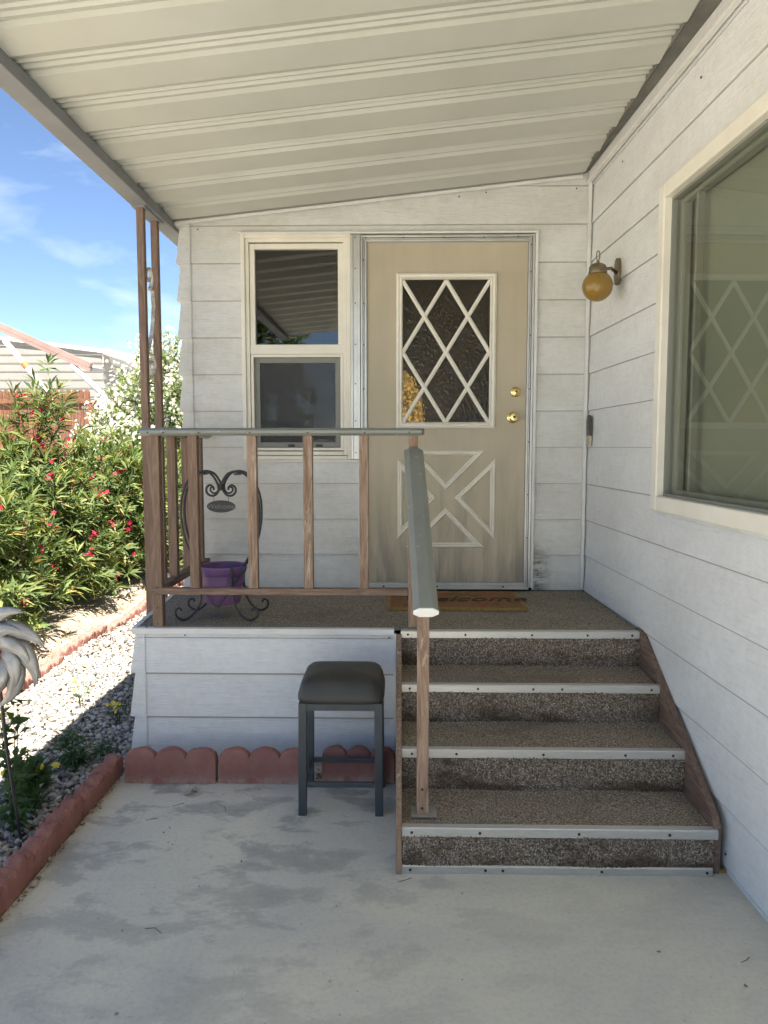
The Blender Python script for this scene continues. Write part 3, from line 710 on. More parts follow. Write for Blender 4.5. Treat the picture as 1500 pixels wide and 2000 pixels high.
MB().box(-.3, .8, YD + .30, YD + .31, gz0 - .3, gz1 + .1).box(-.3, -.29, YD + .05, YD + .30, gz0 - .3, gz1 + .1).build('dark_inside', M['hall'], door)
MB().lathe([(.0001, 1.575), (.12, 1.58), (.115, 1.68), (.09, 1.80), (.05, 1.88), (.0001, 1.92)], 24, (.030, YD + .17, 0)).build('added_glow_form', M['glow'], door, smooth=True)  # invented glowing form, put here to give the glass its amber patch
# diamond lattice: nodes are the middle and quarter points
mb = MB(); x0, x1, z0, z1 = .018, .508, 1.610, 2.404; xm = (x0 + x1) / 2; zm = (z0 + z1) / 2
segs = [((x0, z1), (x1, zm - (z1 - zm) * 0)), ]
segs = []
W_, H_ = x1 - x0, z1 - z0
def seg(a, b): segs.append((a, b))
seg((x0, z1), (x1 - W_ * 0, z1 - H_ * 1.0)) if False else None
# columns of diamonds are W/2 wide and H/2 tall
seg((x0, z1), (x1, z0 + 0 * H_)) if False else None
for s in (0, 1):
    f = (lambda x: x) if s == 0 else (lambda x: x0 + x1 - x)
    seg((f(x0), z1), (f(x1), z0)) if False else None
# diagonals with slope (H/2)/(W/2)
seg((x0, z1 - H_ * .5), (xm, z1)); seg((x0, z0), (x1, z1)); seg((xm, z0), (x1, zm))
seg((xm, z1), (x1, zm)); seg((x0, z1), (x1, z0)); seg((x0, zm), (xm, z0))
for (a, b) in segs:
    A = Vector((a[0], YD + .001, a[1])); B = Vector((b[0], YD + .001, b[1])); d = (B - A).normalized(); r = Vector((-d.z, 0, d.x))
    k = .0003 * len(mb.v) / 8
    mb.sweep([A + Vector((0, -k, 0)), B + Vector((0, -k, 0))], [(-.011, .006), (-.011, -.006), (-.004, -.011), (.004, -.011), (.011, -.006), (.011, .006)], r, Vector((0, 1, 0)))
mb.build('lattice', M['cream'], door)
tri = [[(.060, 1.452), (.492, 1.452), (.268, 1.225)], [(-.010, 1.405), (-.010, .940), (.212, 1.180)], [(.550, 1.405), (.550, .940), (.318, 1.180)], [(.268, 1.125), (.040, .893), (.492, .893)]]
for t in tri: moulding(t, .028).build('triangle_moulding', M['cream'], door)
mb = MB().lathe([(.030, 0), (.030, -.004), (.027, -.008), (.020, -.010), (.019, -.018), (.012, -.021), (.0001, -.021)], 28, (.660, YD, 1.784), 'y')
db = mb.build('deadbolt', M['brass'], door, smooth='auto')
MB().lathe([(.0001, -.0235), (.006, -.0235), (.007, -.020)], 12, (.661, YD, 1.784), 'y').build('keyhole', M['screw'], db)
mb = MB().lathe([(.033, 0), (.032, -.006), (.024, -.010), (.012, -.013), (.011, -.030), (.020, -.036), (.027, -.045), (.027, -.054), (.020, -.062), (.0001, -.064)], 28, (.645, YD, 1.640), 'y')
kb = mb.build('doorknob', M['brass'], door, smooth='auto')
MB().lathe([(.0001, -.0665), (.006, -.0665), (.007, -.063)], 12, (.645, YD, 1.640), 'y').build('keyhole', M['screw'], kb)

# ---- picture window in the long wall
pw = thing('picture_window', '', '')
for k in ('label', 'category'): del pw[k]
pw['label'] = 'large picture window mirroring the diamond lattice door'
pw.parent = house; pw.matrix_parent_inverse = pinv(house)
def frame_y(mb, y0, y1, z0, z1, t, x0, x1):
    mb.box(x0, x1, y0, y0 + t, z0, z1); mb.box(x0, x1, y1 - t, y1, z0, z1)
    mb.box(x0, x1, y0 + t, y1 - t, z1 - t, z1); mb.box(x0, x1, y0 + t, y1 - t, z0, z0 + t)
mb = MB(); frame_y(mb, WY0 - .02, WY1 + .055, WZ0 - .055, WZ1 + .055, .062, 1.030, 1.075); mb.build('frame', M['cream'], pw, bevel=.006)
mb = MB(); frame_y(mb, WY0 - .02 - .02, WY1 + .072, WZ0 - .072, WZ1 + .072, .02, 1.052, 1.068); mb.build('caulk_edge', M['siding'], pw, bevel=.004)
mb = MB(); frame_y(mb, WY0 + .041, WY1 - .006, WZ0 + .006, WZ1 - .006, .012, 1.062, 1.12); mb.build('glazing_bead', M['sashdark'], pw)
MB().box(1.078, 1.083, WY0 + .03, WY1, WZ0, WZ1).build('glass_pane', M['glass'], pw)
mb = MB(); frame_y(mb, WY0, WY1, WZ0, WZ1, .034, 1.10, 1.135); mb.box(1.1, 1.13, WY1 - .17, WY1 - .155, WZ0, WZ1); mb.build('inner_sash', M['sashdark'], pw, bevel=.003)
MB().box(1.15, 1.16, WY0 - .1, WY1 + .2, WZ0 - .1, WZ1 + .1).build('blind', M['blind'], pw)
skew(*pw.children)

# ------------------------------------------------------------------ patio cover
cover = thing('patio_cover', 'cream ribbed metal patio cover over the porch and patio', 'patio cover', (-1.24, 3.75, 0))
PER = .299
prof = [(0, 0), (.138, -.011), (.208, .015), (.214, .006), (.252, .020), (.258, .008), (.295, .018), (PER, 0)]
mb = MB(); vs = []; y = 3.034 - PER * 10; ys = []
while y < 9.2:
    ys += [(y + a, h) for a, h in prof[:-1]]; y += PER
ys = [(a, h) for a, h in ys if a >= 0.03]
xs = [-1.335, -.6, .2, 1.016]
n = len(ys)
for x in xs:
    for a, h in ys: vs.append((x, a, CEIL(x) + h))
for x in xs:
    for a, h in ys: vs.append((x, a, CEIL(x) + .045))
fs = []
for i in range(len(xs) - 1):
    for j in range(n - 1):
        fs.append((i * n + j, i * n + j + 1, (i + 1) * n + j + 1, (i + 1) * n + j))
        o = len(xs) * n; fs.append((o + i * n + j, o + (i + 1) * n + j, o + (i + 1) * n + j + 1, o + i * n + j + 1))
o = len(xs) * n
for i in (0, len(xs) - 1):
    for j in range(n - 1): fs.append((i * n + j, i * n + j + 1, o + i * n + j + 1, o + i * n + j))
for j in (0, n - 1):
    for i in range(len(xs) - 1): fs.append((i * n + j, (i + 1) * n + j, o + (i + 1) * n + j, o + i * n + j))
mb.add(vs, fs).build('roof_panels', M['pan'], cover)
MB().box(-1.352, -1.264, -.02, YW + .6, 2.684, 2.734).box(-1.350, -1.338, -.02, YW + .6, 2.731, 2.80).build('beam', M['beam'], cover, bevel=.003)
MB().prism([(-1.35, CEIL(-1.35) - .004), (1.05, CEIL(1.05) - .004), (1.05, CEIL(1.05) + .06), (-1.35, CEIL(-1.35) + .06)], -.035, -.022, 'y').build('front_fascia', M['trimwhite'], cover)
mb = MB().box(1.014, 1.24, -.02, YW - .02, 2.9935, 3.004).box(1.014, 1.018, -.02, YW - .02, 2.975, 2.993).box(1.024, 1.030, -.02, YW - .02, 2.980, 2.993)
mb.build('header_channel', M['header'], cover)
mb = MB().tube([(-1.270 + 0.016 * math.cos(t), 3.80, 2.738 + .016 * math.sin(t)) for t in [x * .5 for x in range(-7, 4)]], .0025, 6); mb.build('hook', M['header'], cover)
# double upright post with scrolls
post = thing('support_post', '', '')
for k in ('label', 'category'): del post[k]
post.parent = cover; post.matrix_parent_inverse = pinv(cover)
PX = -1.316
for y in (3.99, 4.215): MB().box(PX - .0185, PX + .0185, y - .0185, y + .0185, 0, 2.6835).build('upright', M['wood'], post, bevel=.002)
def spiral(cx, cz, r0, turns, s, n=26, start=0, shrink=.25):
    return [(cx + s * (r0 * (1 - (1 - shrink) * k / n)) * math.cos(start + turns * 2 * math.pi * k / n), cz + (r0 * (1 - (1 - shrink) * k / n)) * math.sin(start + turns * 2 * math.pi * k / n)) for k in range(n + 1)]
mb = MB()
def strip(pts, yc):
    for (a, b) in zip(pts[:-1], pts[1:]):
        mb.bar((PX, yc + a[0], a[1]), (PX, yc + b[0], b[1]), .018, .005, up=(1, 0, 0)) if False else mb.sweep([(PX, yc + a[0], a[1]), (PX, yc + b[0], b[1])], [(-.010, -.003), (.010, -.003), (.010, .003), (-.010, .003)], Vector((1, 0, 0)), Vector((0, (b[1] - a[1]), -(b[0] - a[0]))).normalized())
S1 = [(.0 + .07 * math.sin(t), 2.26 - .33 * (t / 3.1416) ) for t in [k * .26 for k in range(13)]]
up = spiral(-.02, 2.36, .062, 1.2, 1, start=-1.2); dn = spiral(.0, 1.90, .062, 1.2, -1, start=1.6)
strip(list(reversed(up)) + [(.045, 2.30), (.06, 2.22), (.03, 2.10), (-.03, 2.0), (-.06, 1.96), dn[0]] + dn[1:], 4.1025)
mb.build('scroll', M['whiteflake'], post, fix=True)
MB().box(PX - .033, PX + .033, 3.95, 4.26, 2.677, 2.6835).build('mounting_plate', M['beam'], post)

# ------------------------------------------------------------------ porch
YP = 3.44
porch = thing('porch', 'raised entry porch with speckled brown carpet and pale lap sided skirt', 'porch', (-.6, 3.9, 0))
XL = lambda y: -1.222 - .075 * (y - 3.44)
mb = MB(); Ny, Nx = 2, 2
mb.add([(XL(YP) + .012, YP + .004, .640), (1.085, YP + .004, .640), (1.085, YW, .640), (XL(YW) + .012, YW, .640)], [(0, 1, 2, 3)])
mb.add([(XL(YP) + .012, YP + .004, .60), (1.085, YP + .004, .60), (1.085, YW, .60), (XL(YW) + .012, YW, .60)], [(3, 2, 1, 0)])
mb.build('deck_carpet', M['deckcarpet'], porch)
mb = MB(); d = .012
mb.prism([(YP, .618), (YP, .644), (YP + .028, .646), (YP + .028, .64)], -1.226, -.022, 'x'); mb.build('front_edge_strip', M['trimwhite'], porch, bevel=.0015)
mb = MB(); p0 = Vector((XL(YP) + .006, YP, .632)); p1 = Vector((XL(YW) + .006, YW, .632)); mb.bar(p0, p1, .022, .028); mb.build('side_edge_strip', M['trimwhite'], porch)
mb = MB(); sl = [.026, .232, .438, .619]
boards(mb, lambda u, o, z: (u, YP + .012 - o, z), -1.175, -.026, .0, .619, [-.18] + sl)
nf = len(mb.f)
for a in sl[:-1]: mb.box(-1.168, -.026, YP + .0085, YP + .013, a - .0105, a + .0005)  # painted shadow lines below the skirt laps
second(mb.build('front_skirt', M['skirt'], porch, fix=False), nf, M['lap_shade_and_gap'])
mb = MB()
for a, b in zip(([-.18] + sl)[:-1], sl):
    p0, p1 = .018, .004; xo = lambda p, z: -1.206 - p * 1.3 - .02 * (1 - z / .62)
    mb.quad((xo(p0, a), YP + .012 - p0, a), (-1.168, YP + .012 - p0, a), (-1.168, YP + .012 - p1, b), (xo(p1, b), YP + .012 - p1, b))
    mb.quad((xo(p0, a) - .075, YW + .2, a), (xo(p0, a), YP + .012 - p0, a), (xo(p1, b), YP + .012 - p1, b), (xo(p1, b) - .075, YW + .2, b))
    mb.quad((xo(p0, a) - .075, YW + .2, a), (-1.168, YW + .2, a), (-1.168, YP + .012 - p0, a), (xo(p0, a), YP + .012 - p0, a))
mb.build('skirt_corner', M['skirt'], porch, fix=False)
MB().box(-.026, -.012, YP - .012, YP + .02, 0, .625).build('corner_strip', M['trimwhite'], porch, bevel=.001)
screws([(-.98, YP - .002, .614), (-.045, YP - .014, .61), (-1.16, YP + .01, .648)], 'screws', porch, .004)

# ------------------------------------------------------------------ steps
SX0, SX1 = .012, 1.083
steps = thing('steps', 'four carpeted steps with metal nosing strips and brown side boards', 'steps', (.55, 2.9, 0))
fy = [2.556, 2.850, 3.145, 3.425]; hz = [.16, .32, .48, .64]
pile = []
for i in range(4):
    y0 = fy[i]; z1 = hz[i]; z0 = 0 if i == 0 else hz[i - 1]
    y2 = fy[i + 1] if i < 3 else YP + .01
    mb = MB(); N = 24
    MB().box(SX0, SX1, y0 + .004, y0 + .03, z0, z1 - .02).build('riser', M['carpet'], steps)
    if i < 3:
        # tread with a slightly lumpy rolled carpet surface
        nx, ny = 60, 16; V = []
        for b in range(ny + 1):
            for a in range(nx + 1):
                x = SX0 + (SX1 - SX0) * a / nx; y = y0 + .003 + (y2 + .01 - y0) * b / ny
                z = z1 - .002 + .003 * math.sin(x * 9 + i * 2) * math.sin(y * 21) + .0015 * random.random() + (.012 * max(0, (b - ny + 3) / 3) ** 2)
                V.append((x, y, z))
        F = [(b * (nx + 1) + a, b * (nx + 1) + a + 1, (b + 1) * (nx + 1) + a + 1, (b + 1) * (nx + 1) + a) for b in range(ny) for a in range(nx)]
        npmesh('tread', V, F, M['carpet'], steps, smooth=True)
    # curly pile on the riser
    cnt = 12500; P = np.stack([rng.uniform(SX0 + .003, SX1 - .003, cnt), np.full(cnt, y0 + .002), rng.uniform(z0 + (.028 if i == 0 else .006), z1 - .030, cnt)], 1)
    bul = .006 * np.sin((P[:, 2] - z0) / (z1 - z0) * np.pi) + .003 * np.sin(P[:, 0] * 11 + i * 3); P[:, 1] -= bul
    ang = rng.uniform(0, 2 * np.pi, cnt); L = rng.uniform(.004, .010, cnt); wd = rng.uniform(.0012, .0024, cnt)
    d = np.stack([np.cos(ang), np.full(cnt, -.35), np.sin(ang)], 1) * L[:, None]; s = np.stack([-np.sin(ang), np.zeros(cnt), np.cos(ang)], 1) * wd[:, None]
    out_ = np.array([0, -.004, 0])
    V = np.stack([P - s, P + s, P + d * .5 + s + out_, P + d * .5 - s + out_, P + d + s * .6, P + d - s * .6], 1).reshape(-1, 3)
    k = (np.arange(cnt) * 6)[:, None]
    F = np.concatenate([k + np.array([[0, 1, 2, 3]]), k + np.array([[3, 2, 4, 5]])])
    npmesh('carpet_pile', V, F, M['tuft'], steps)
    # nosing: L profile, slightly wavy
    mb = MB(); t = .003; zz = z1 + .004
    pr = [(y0 - .004, zz - .034), (y0 - .006, zz - .032), (y0 - .006, zz - .004), (y0 - .003, zz), (y0 + .022, zz + .001), (y0 + .022, zz - .003), (y0, zz - .004), (y0, zz - .034)]
    e0 = SX0 - (.004 if i else 0); e1 = SX1 + (.012 if i < 3 else .0)
    mb.prism(pr, e0, e1, 'x'); nz = mb.build('nosing', M['nosing'], steps)
    sx = [(.045, .28, .62, .93), (.05, .22, .55, .86, 1.04), (.045, .33, .56, .68, 1.05), (.03, .30, .62, 1.04)][i] if i < 3 else (.04, .30, .60, .85, 1.05)
    screws([(x, y0 - .006, zz - .018) for x in sx], 'screws', nz, .0055)
mb = MB().prism([(2.548, .001), (2.545, .026), (2.549, .030), (2.552, .031), (2.556, .028), (2.556, .001)], SX0 - .002, SX1 - .004, 'x'); nz = mb.build('bottom_strip', M['nosing'], steps)
screws([(x, 2.546, .014) for x in (.04, .30, .36, .70, 1.06)], 'screws', nz, .0055)
sp = [(2.565, 0), (2.560, .170), (2.590, .205), (3.425, .650), (3.49, .650), (3.49, 0)]
MB().prism([(a, b) for a, b in sp], SX1 + .001, 1.052 + .058, 'x').build('stringer', M['woody'], steps, bevel=.002)
spl = [(2.54, 0), (2.548, .165), (3.40, .628), (3.43, .628), (3.43, 0)]
MB().prism(spl, -.010, SX0 - .001, 'x').build('stringer', M['woodworn'], steps, bevel=.002)

# ------------------------------------------------------------------ porch railing
OCT = [(-.043, -.006), (-.043, .006), (-.022, .017), (.022, .017), (.043, .006), (.043, -.006), (.022, -.017), (-.022, -.017)]
rail = thing('porch_railing', 'brown wooden porch railing with flat grey metal cap, along the front and left side', 'railing', (-.5, 3.5, .64))
YR = 3.485
mb = MB().sweep([(-1.168, YR, 1.541), (.100, YR, 1.541)], [(x, y) for x, y in OCT], Vector((0, -1, 0)), Vector((0, 0, 1)))
rc = mb.build('rail_cap', M['railcap'], rail, bevel=.001)
MB().box(.100, .112, YR - .036, YR + .036, 1.526, 1.556).build('cap_end', M['woodworn'], rc, bevel=.005)
screws([(x, YR - .0437, 1.537) for x in (-1.13, -1.06, -.90, -.67, -.41, -.155, .045)], 'screws', rc, .004)
MB().sweep([(-1.118, YR + .043, 1.538), (-1.118, YW - .03, 1.538)], OCT, Vector((1, 0, 0)), Vector((0, 0, 1))).build('rail_cap', M['railcap'], rail)
MB().box(-1.138, .040, YR - .0255, YR + .018, .797, .826).build('bottom_rail', M['woodx'], rail, bevel=.002)
MB().box(-1.138, -1.098, YR + .024, YW - .025, .797, .830).build('bottom_rail', M['woody'], rail, bevel=.002)
MB().box(-1.135, -1.089, YR - .022, YR + .026, .642, 1.524).build('newel', M['wood'], rail, bevel=.002)
for i, x in enumerate((-.937, -.668, -.414, -.160)):
    MB().box(x - .021, x + .021, YR - .021, YR + .021, .8265, 1.524).build('baluster', [M['wood'], M['woodworn'], M['woodworn'], M['woodworn']][i], rail, bevel=.002)
for y in (3.765, 4.015, 4.26): MB().box(-1.139, -1.097, y - .021, y + .021, .8305, 1.521).build('baluster', M['wood'], rail, bevel=.002)
screws([(-1.112, YR - .023, z) for z in (.66, .735, .80, .83)] + [(-1.128, YR - .023, .812)], 'screws', rail, .004)

# ------------------------------------------------------------------ stair handrail
hr = thing('stair_handrail', 'sloping grey metal handrail with white end cap on two worn wooden posts', 'handrail', (.08, 2.65, .16))
A = Vector((.064, 3.452, 1.452)); B = Vector((.092, 2.590, .912)); d = (B - A).normalized(); r = d.cross(Vector((0, 0, 1))).normalized(); u = r.cross(d)
OC = [(x, y * 1.1) for x, y in OCT]
MB().sweep([A, B], OC, r, u).build('rail_cap', M['railcap'], hr, bevel=.0012)
MB().sweep([B + d * .0005, B + d * .007], [(x * 1.03, y * 1.05) for x, y in OC], r, u).build('end_cap', M['railwhite'], hr, bevel=.002)
def post_to(x0, x1, y0, y1, z0, zf, mat):
    mb = MB(); mb.add([(x0, y0, z0), (x1, y0, z0), (x1, y1, z0), (x0, y1, z0), (x0, y0, zf(y0)), (x1, y0, zf(y0)), (x1, y1, zf(y1)), (x0, y1, zf(y1))], [(3, 2, 1, 0), (4, 5, 6, 7), (0, 1, 5, 4), (1, 2, 6, 5), (2, 3, 7, 6), (3, 0, 4, 7)])
    return mb.build('post', mat, hr, bevel=.002)
post_to(.064, .106, 2.640, 2.682, .162, lambda y: .912 + (y - 2.590) * .627 - .022, M['woodworn'])
post_to(.042, .084, 3.464, 3.506, .642, lambda y: 1.523, M['woodworn'])
mb = MB().box(.045, .135, 2.625, 2.70, .163, .168); mb.build('foot_bracket', M['alu'], hr)
MB().box(.02, .10, 3.45, 3.52, .643, .648).build('foot_bracket', M['header'], hr)
screws([(.083, 2.638, .19), (.083, 2.638, .26)], 'screws', hr, .005)

# ------------------------------------------------------------------ wall lamp, bell
lamp = thing('wall_lamp', 'amber glass globe lamp with aged brass cap on the side wall', 'wall lamp', (1.086, 3.84, 2.33))
gx, gy, gz = .963, 3.84, 2.252
r = .073; mb = MB().lathe([(max(.0001, r * math.sin(t)), -r * math.cos(t)) for t in [math.pi * .86 * k / 22 for k in range(23)]], 40, (gx, gy, gz)); mb.build('globe', M['globe'], lamp, smooth=True)
mb = MB().lathe([(.034, .058), (.044, .060), (.045, .068), (.042, .070), (.042, .090), (.036, .100), (.022, .108), (.008, .112), (.006, .122), (.0001, .123)], 32, (gx, gy, gz)); mb.build('cap', M['oldbrass'], lamp, smooth='auto')
mb = MB().tube([(gx + .0 + .008 * math.sin(t) * 1.0, gy, gz + .145 - .024 * math.cos(t)) for t in [2 * math.pi * k / 20 for k in range(21)]], .0028, 6); mb.build('loop', M['oldbrass'], lamp, smooth=True)
pts = [(gy + .075 + .040 * math.cos(t), 2.338 + .066 * math.sin(t)) for t in [2 * math.pi * k / 32 for k in range(32)]]
MB().prism(pts, 1.070, 1.090, 'x').build('wall_plate', M['oldbrass'], lamp, bevel=.005)
MB().tube([(1.072, gy + .07, 2.330), (1.035, gy + .03, 2.345), (gx + .035, gy, gz + .082)], .008, 10).build('arm', M['oldbrass'], lamp, smooth=True)
MB().lathe([(.016, .0), (.026, .03), (.018, .055), (.014, .058)], 16, (gx, gy, gz - .005)).build('bulb', M['railwhite'], lamp, smooth=True)
bell = thing('doorbell', 'small dark doorbell above a bone coloured plate in the wall corner', 'doorbell', (1.06, 4.32, 1.55))
MB().prism([(4.300, 1.535), (4.345, 1.535), (4.350, 1.62), (4.330, 1.650), (4.310, 1.640)], 1.046, 1.068, 'x').build('bell_cover', M['switchdark'], bell, bevel=.003)
MB().box(1.050, 1.067, 4.298, 4.345, 1.478, 1.532).build('plate', M['switchbone'], bell, bevel=.002)

# ------------------------------------------------------------------ doormat
rug = thing('doormat', 'orange and brown printed coir doormat in front of the tan door', 'doormat', (.3, 4.08, .64))
MB().box(-.045, .640, 3.872, 4.295, .6425, .655).build('mat_field', M['rug'], rug, bevel=.003)
mb = MB().box(-.062, -.0455, 3.855, 4.312, .6425, .656).box(.6405, .657, 3.855, 4.312, .6425, .656).box(-.045, .640, 3.855, 3.8715, .6425, .656).box(-.045, .640, 4.2955, 4.312, .6425, .656)
mb.build('border', M['rugedge'], rug)
me = text_mesh('Welcome', .17, .0015); o = link('lettering', me, M['ink'], rug, fix=False); o.matrix_parent_inverse = pinv(rug); o.location = (.34, 4.09, .6565)

# ------------------------------------------------------------------ plant stand and pot
stand = thing('plant_stand', 'black wrought iron heart shaped plant stand with oval welcome plaque', 'plant stand', (-.87, 3.74, .64))
cx, cy = -.873, 3.74; mr = .0058
def cat(pts, n=8):
    P = [Vector(p) for p in pts]; P = [P[0] * 2 - P[1]] + P + [P[-1] * 2 - P[-2]]; out = []
    for i in range(1, len(P) - 2):
        a, b, c, d = P[i - 1:i + 3]
        for k in range(n):
            t = k / n; out.append(0.5 * ((2 * b) + (c - a) * t + (2 * a - 5 * b + 4 * c - d) * t * t + (3 * b - a - 3 * c + d) * t ** 3))
    out.append(P[-2]); return out
def pix(px, pz, y): return ((px) , y, pz)
# heart: back plane slightly behind, lower limbs cross in front of the pot
for yy, name in ((cy + .035, 'heart_rod'), (cy - .03, 'heart_rod')):
    for s in (-1, 1):
        if yy > cy:
            pts = [(cx + s * .035, yy, 1.205), (cx + s * .062, yy, 1.188), (cx + s * .085, yy, 1.215), (cx + s * .070, yy, 1.243), (cx + s * .045, yy, 1.232)]
        ring = [(cx + s * a, yy, z) for a, z in [(.004, 1.262), (.012, 1.300), (.045, 1.345), (.100, 1.352), (.150, 1.315), (.183, 1.240), (.192, 1.150), (.180, 1.050), (.150, .960), (.105, .880), (.060, .800), (.02, .735)]]
        MB().tube(cat(ring), mr, 8).build(name, M['iron'], stand, smooth=True)
for s in (-1, 1):
    curl = [(cx + s * a, cy + .0, z) for a, z in [(.006, 1.292), (.010, 1.262), (.028, 1.238), (.052, 1.235), (.070, 1.250), (.070, 1.274), (.054, 1.286), (.038, 1.276), (.036, 1.262)]]
    MB().tube(cat(curl), .0055, 8).build('scroll', M['iron'], stand, smooth=True)
    curl = [(cx + s * a, cy + .012, z) for a, z in [(.012, 1.29), (.018, 1.258), (.036, 1.246), (.053, 1.256), (.054, 1.272), (.044, 1.276)]]
    MB().tube(cat(curl), .0045, 8).build('scroll', M['iron'], stand, smooth=True)
    MB().tube([(cx + s * .036, cy, 1.237), (cx + s * .036, cy, 1.205)], .0013, 5).build('plaque_wire', M['iron'], stand)
    MB().box(cx + s * .085 - .012, cx + s * .085 + .012, cy - .04, cy + .045, 1.337, 1.346).build('brace', M['iron'], stand)
pl = MB().lathe([(.0001, -.004), (.068, -.004), (.070, -.002), (.070, .004), (.0001, .004)], 40, (0, 0, 0), 'y')
pl.v = [(x * 1.0 + cx, y + cy - .005, z * .43 + 1.182) for x, y, z in pl.v]; pq = pl.build('plaque', M['iron'], stand, bevel=.001)
me = text_mesh('Welcome', .034, .0012, .15); o = link('lettering', me, M['embossed'], pq, fix=False); o.matrix_parent_inverse = pinv(pq); o.location = (cx, cy - .0105, 1.182); o.rotation_euler = (R(90), 0, 0)
# V rods in front of pot and curled feet
for s in (-1, 1):
    MB().tube([(cx + s * .14, cy - .105, .90), (cx + s * .07, cy - .125, .80), (cx + s * .002, cy - .125, .706)], .0055, 8).build('front_rod', M['iron'], stand)
ring = [(cx + .118 * math.cos(t), cy + .118 * math.sin(t), .775) for t in [2 * math.pi * k / 32 for k in range(33)]]
MB().tube(ring, .0045, 6).build('pot_ring', M['iron'], stand)
for fx, fy_, sx, top in ((-.075, -.125, -1, .88), (.075, -.125, 1, .90), (-.075, .105, -1, .86), (.085, .105, 1, .86)):
    k = 1.0
    pts = [(cx + fx * (1 if sx > 0 else 1), cy + fy_, top), (cx + fx, cy + fy_, .775), (cx + fx + sx * .010, cy + fy_, .72), (cx + fx + sx * .045, cy + fy_ - .01, .668), (cx + fx + sx * .085, cy + fy_ - .01, .6475), (cx + fx + sx * .118, cy + fy_ - .01, .664), (cx + fx + sx * .122, cy + fy_ - .01, .692), (cx + fx + sx * .103, cy + fy_ - .01, .703), (cx + fx + sx * .092, cy + fy_ - .01, .69)]
    MB().tube(cat(pts), .0058, 8).build('leg', M['iron'], stand, smooth=True)
pot = thing('flower_pot', 'purple plastic flower pot held in the iron plant stand', 'flower pot', (-.873, 3.74, .70))
pr = [(.0001, .704), (.080, .704), (.084, .710), (.101, .800), (.104, .806), (.107, .850), (.113, .853), (.118, .868), (.122, .888), (.118, .894), (.112, .890), (.108, .865), (.100, .80)]
MB().lathe([(r_, h) for r_, h in pr], 44, (cx, cy, 0)).build('pot_body', M['pot'], pot, smooth='auto')
MB().lathe([(.0001, .80), (.104, .802)], 32, (cx, cy, 0)).build('soil', M['soil'], pot)

# ------------------------------------------------------------------ stool
stool = thing('stool', 'slate grey metal stool with a worn black padded seat', 'stool', (-.225, 3.1, 0))
sx0, sx1, sy0, sy1 = -.398, -.066, 2.955, 3.245
import bmesh as _bm
bm = _bm.new(); _bm.ops.create_grid(bm, x_segments=24, y_segments=24, size=1); me = bpy.data.meshes.new('cushion')
V = []; n = 25
hx, hy = .172, .158; cx2, cy2 = (sx0 + sx1) / 2, (sy0 + sy1) / 2
mb = MB()
def sq(u, v, rr):   # rounded square outline
    return u, v
rings = [(.970, .462), (1.0, .468), (1.012, .480), (1.005, .492), (.985, .503), (.955, .525), (.91, .543), (.82, .556), (.55, .566), (.25, .569), (.02, .570)]
N = 48
vs = []
for sc, z in rings:
    for k in range(N):
        t = 2 * math.pi * k / N + .001; c, s_ = math.cos(t), math.sin(t); e = .28
        x = hx * sc * math.copysign(abs(c) ** e, c); y = hy * sc * math.copysign(abs(s_) ** e, s_)
        vs.append((cx2 + x, cy2 + y, z))
fs = [(i * N + j, i * N + (j + 1) % N, (i + 1) * N + (j + 1) % N, (i + 1) * N + j) for i in range(len(rings) - 1) for j in range(N)] + [tuple((len(rings) - 1) * N + j for j in range(N)), tuple(range(N - 1, -1, -1))]
mb.add(vs, fs); mb.build('seat', M['stoolseat'], stool, smooth=True)
t = .032
for x in (sx0, sx1 - t + 0):
    for y in (sy0, sy1 - t):
        ddx = -.004 if x == sx0 else .004
        mb = MB(); mb.add([(x + ddx, y, 0), (x + t + ddx, y, 0), (x + t + ddx, y + t, 0), (x + ddx, y + t, 0), (x, y, .462), (x + t, y, .462), (x + t, y + t, .462), (x, y + t, .462)], [(3, 2, 1, 0), (4, 5, 6, 7), (0, 1, 5, 4), (1, 2, 6, 5), (2, 3, 7, 6), (3, 0, 4, 7)]); mb.build('leg', M['stoolmetal'], stool, bevel=.002)
mb = MB().box(sx0 + t, sx1 - t, sy0 + .003, sy0 + .025, .432, .461).box(sx0 + t, sx1 - t, sy1 - .025, sy1 - .003, .432, .461).box(sx0 + .003, sx0 + .025, sy0 + t, sy1 - t, .432, .461).box(sx1 - .025, sx1 - .003, sy0 + t, sy1 - t, .432, .461)
mb.build('apron', M['stoolmetal'], stool)
for y, z in ((sy0 + .010, .128), (sy1 - .018, .120)): MB().box(sx0 + t, sx1 - t, y - .009, y + .009, z - .010, z + .010).build('stretcher', M['stoolmetal'], stool, bevel=.003)
for x in (sx0 + t / 2, sx1 - t / 2): MB().box(x - .009, x + .009, sy0 + t, sy1 - t, .114, .134).build('stretcher', M['stoolmetal'], stool, bevel=.003)

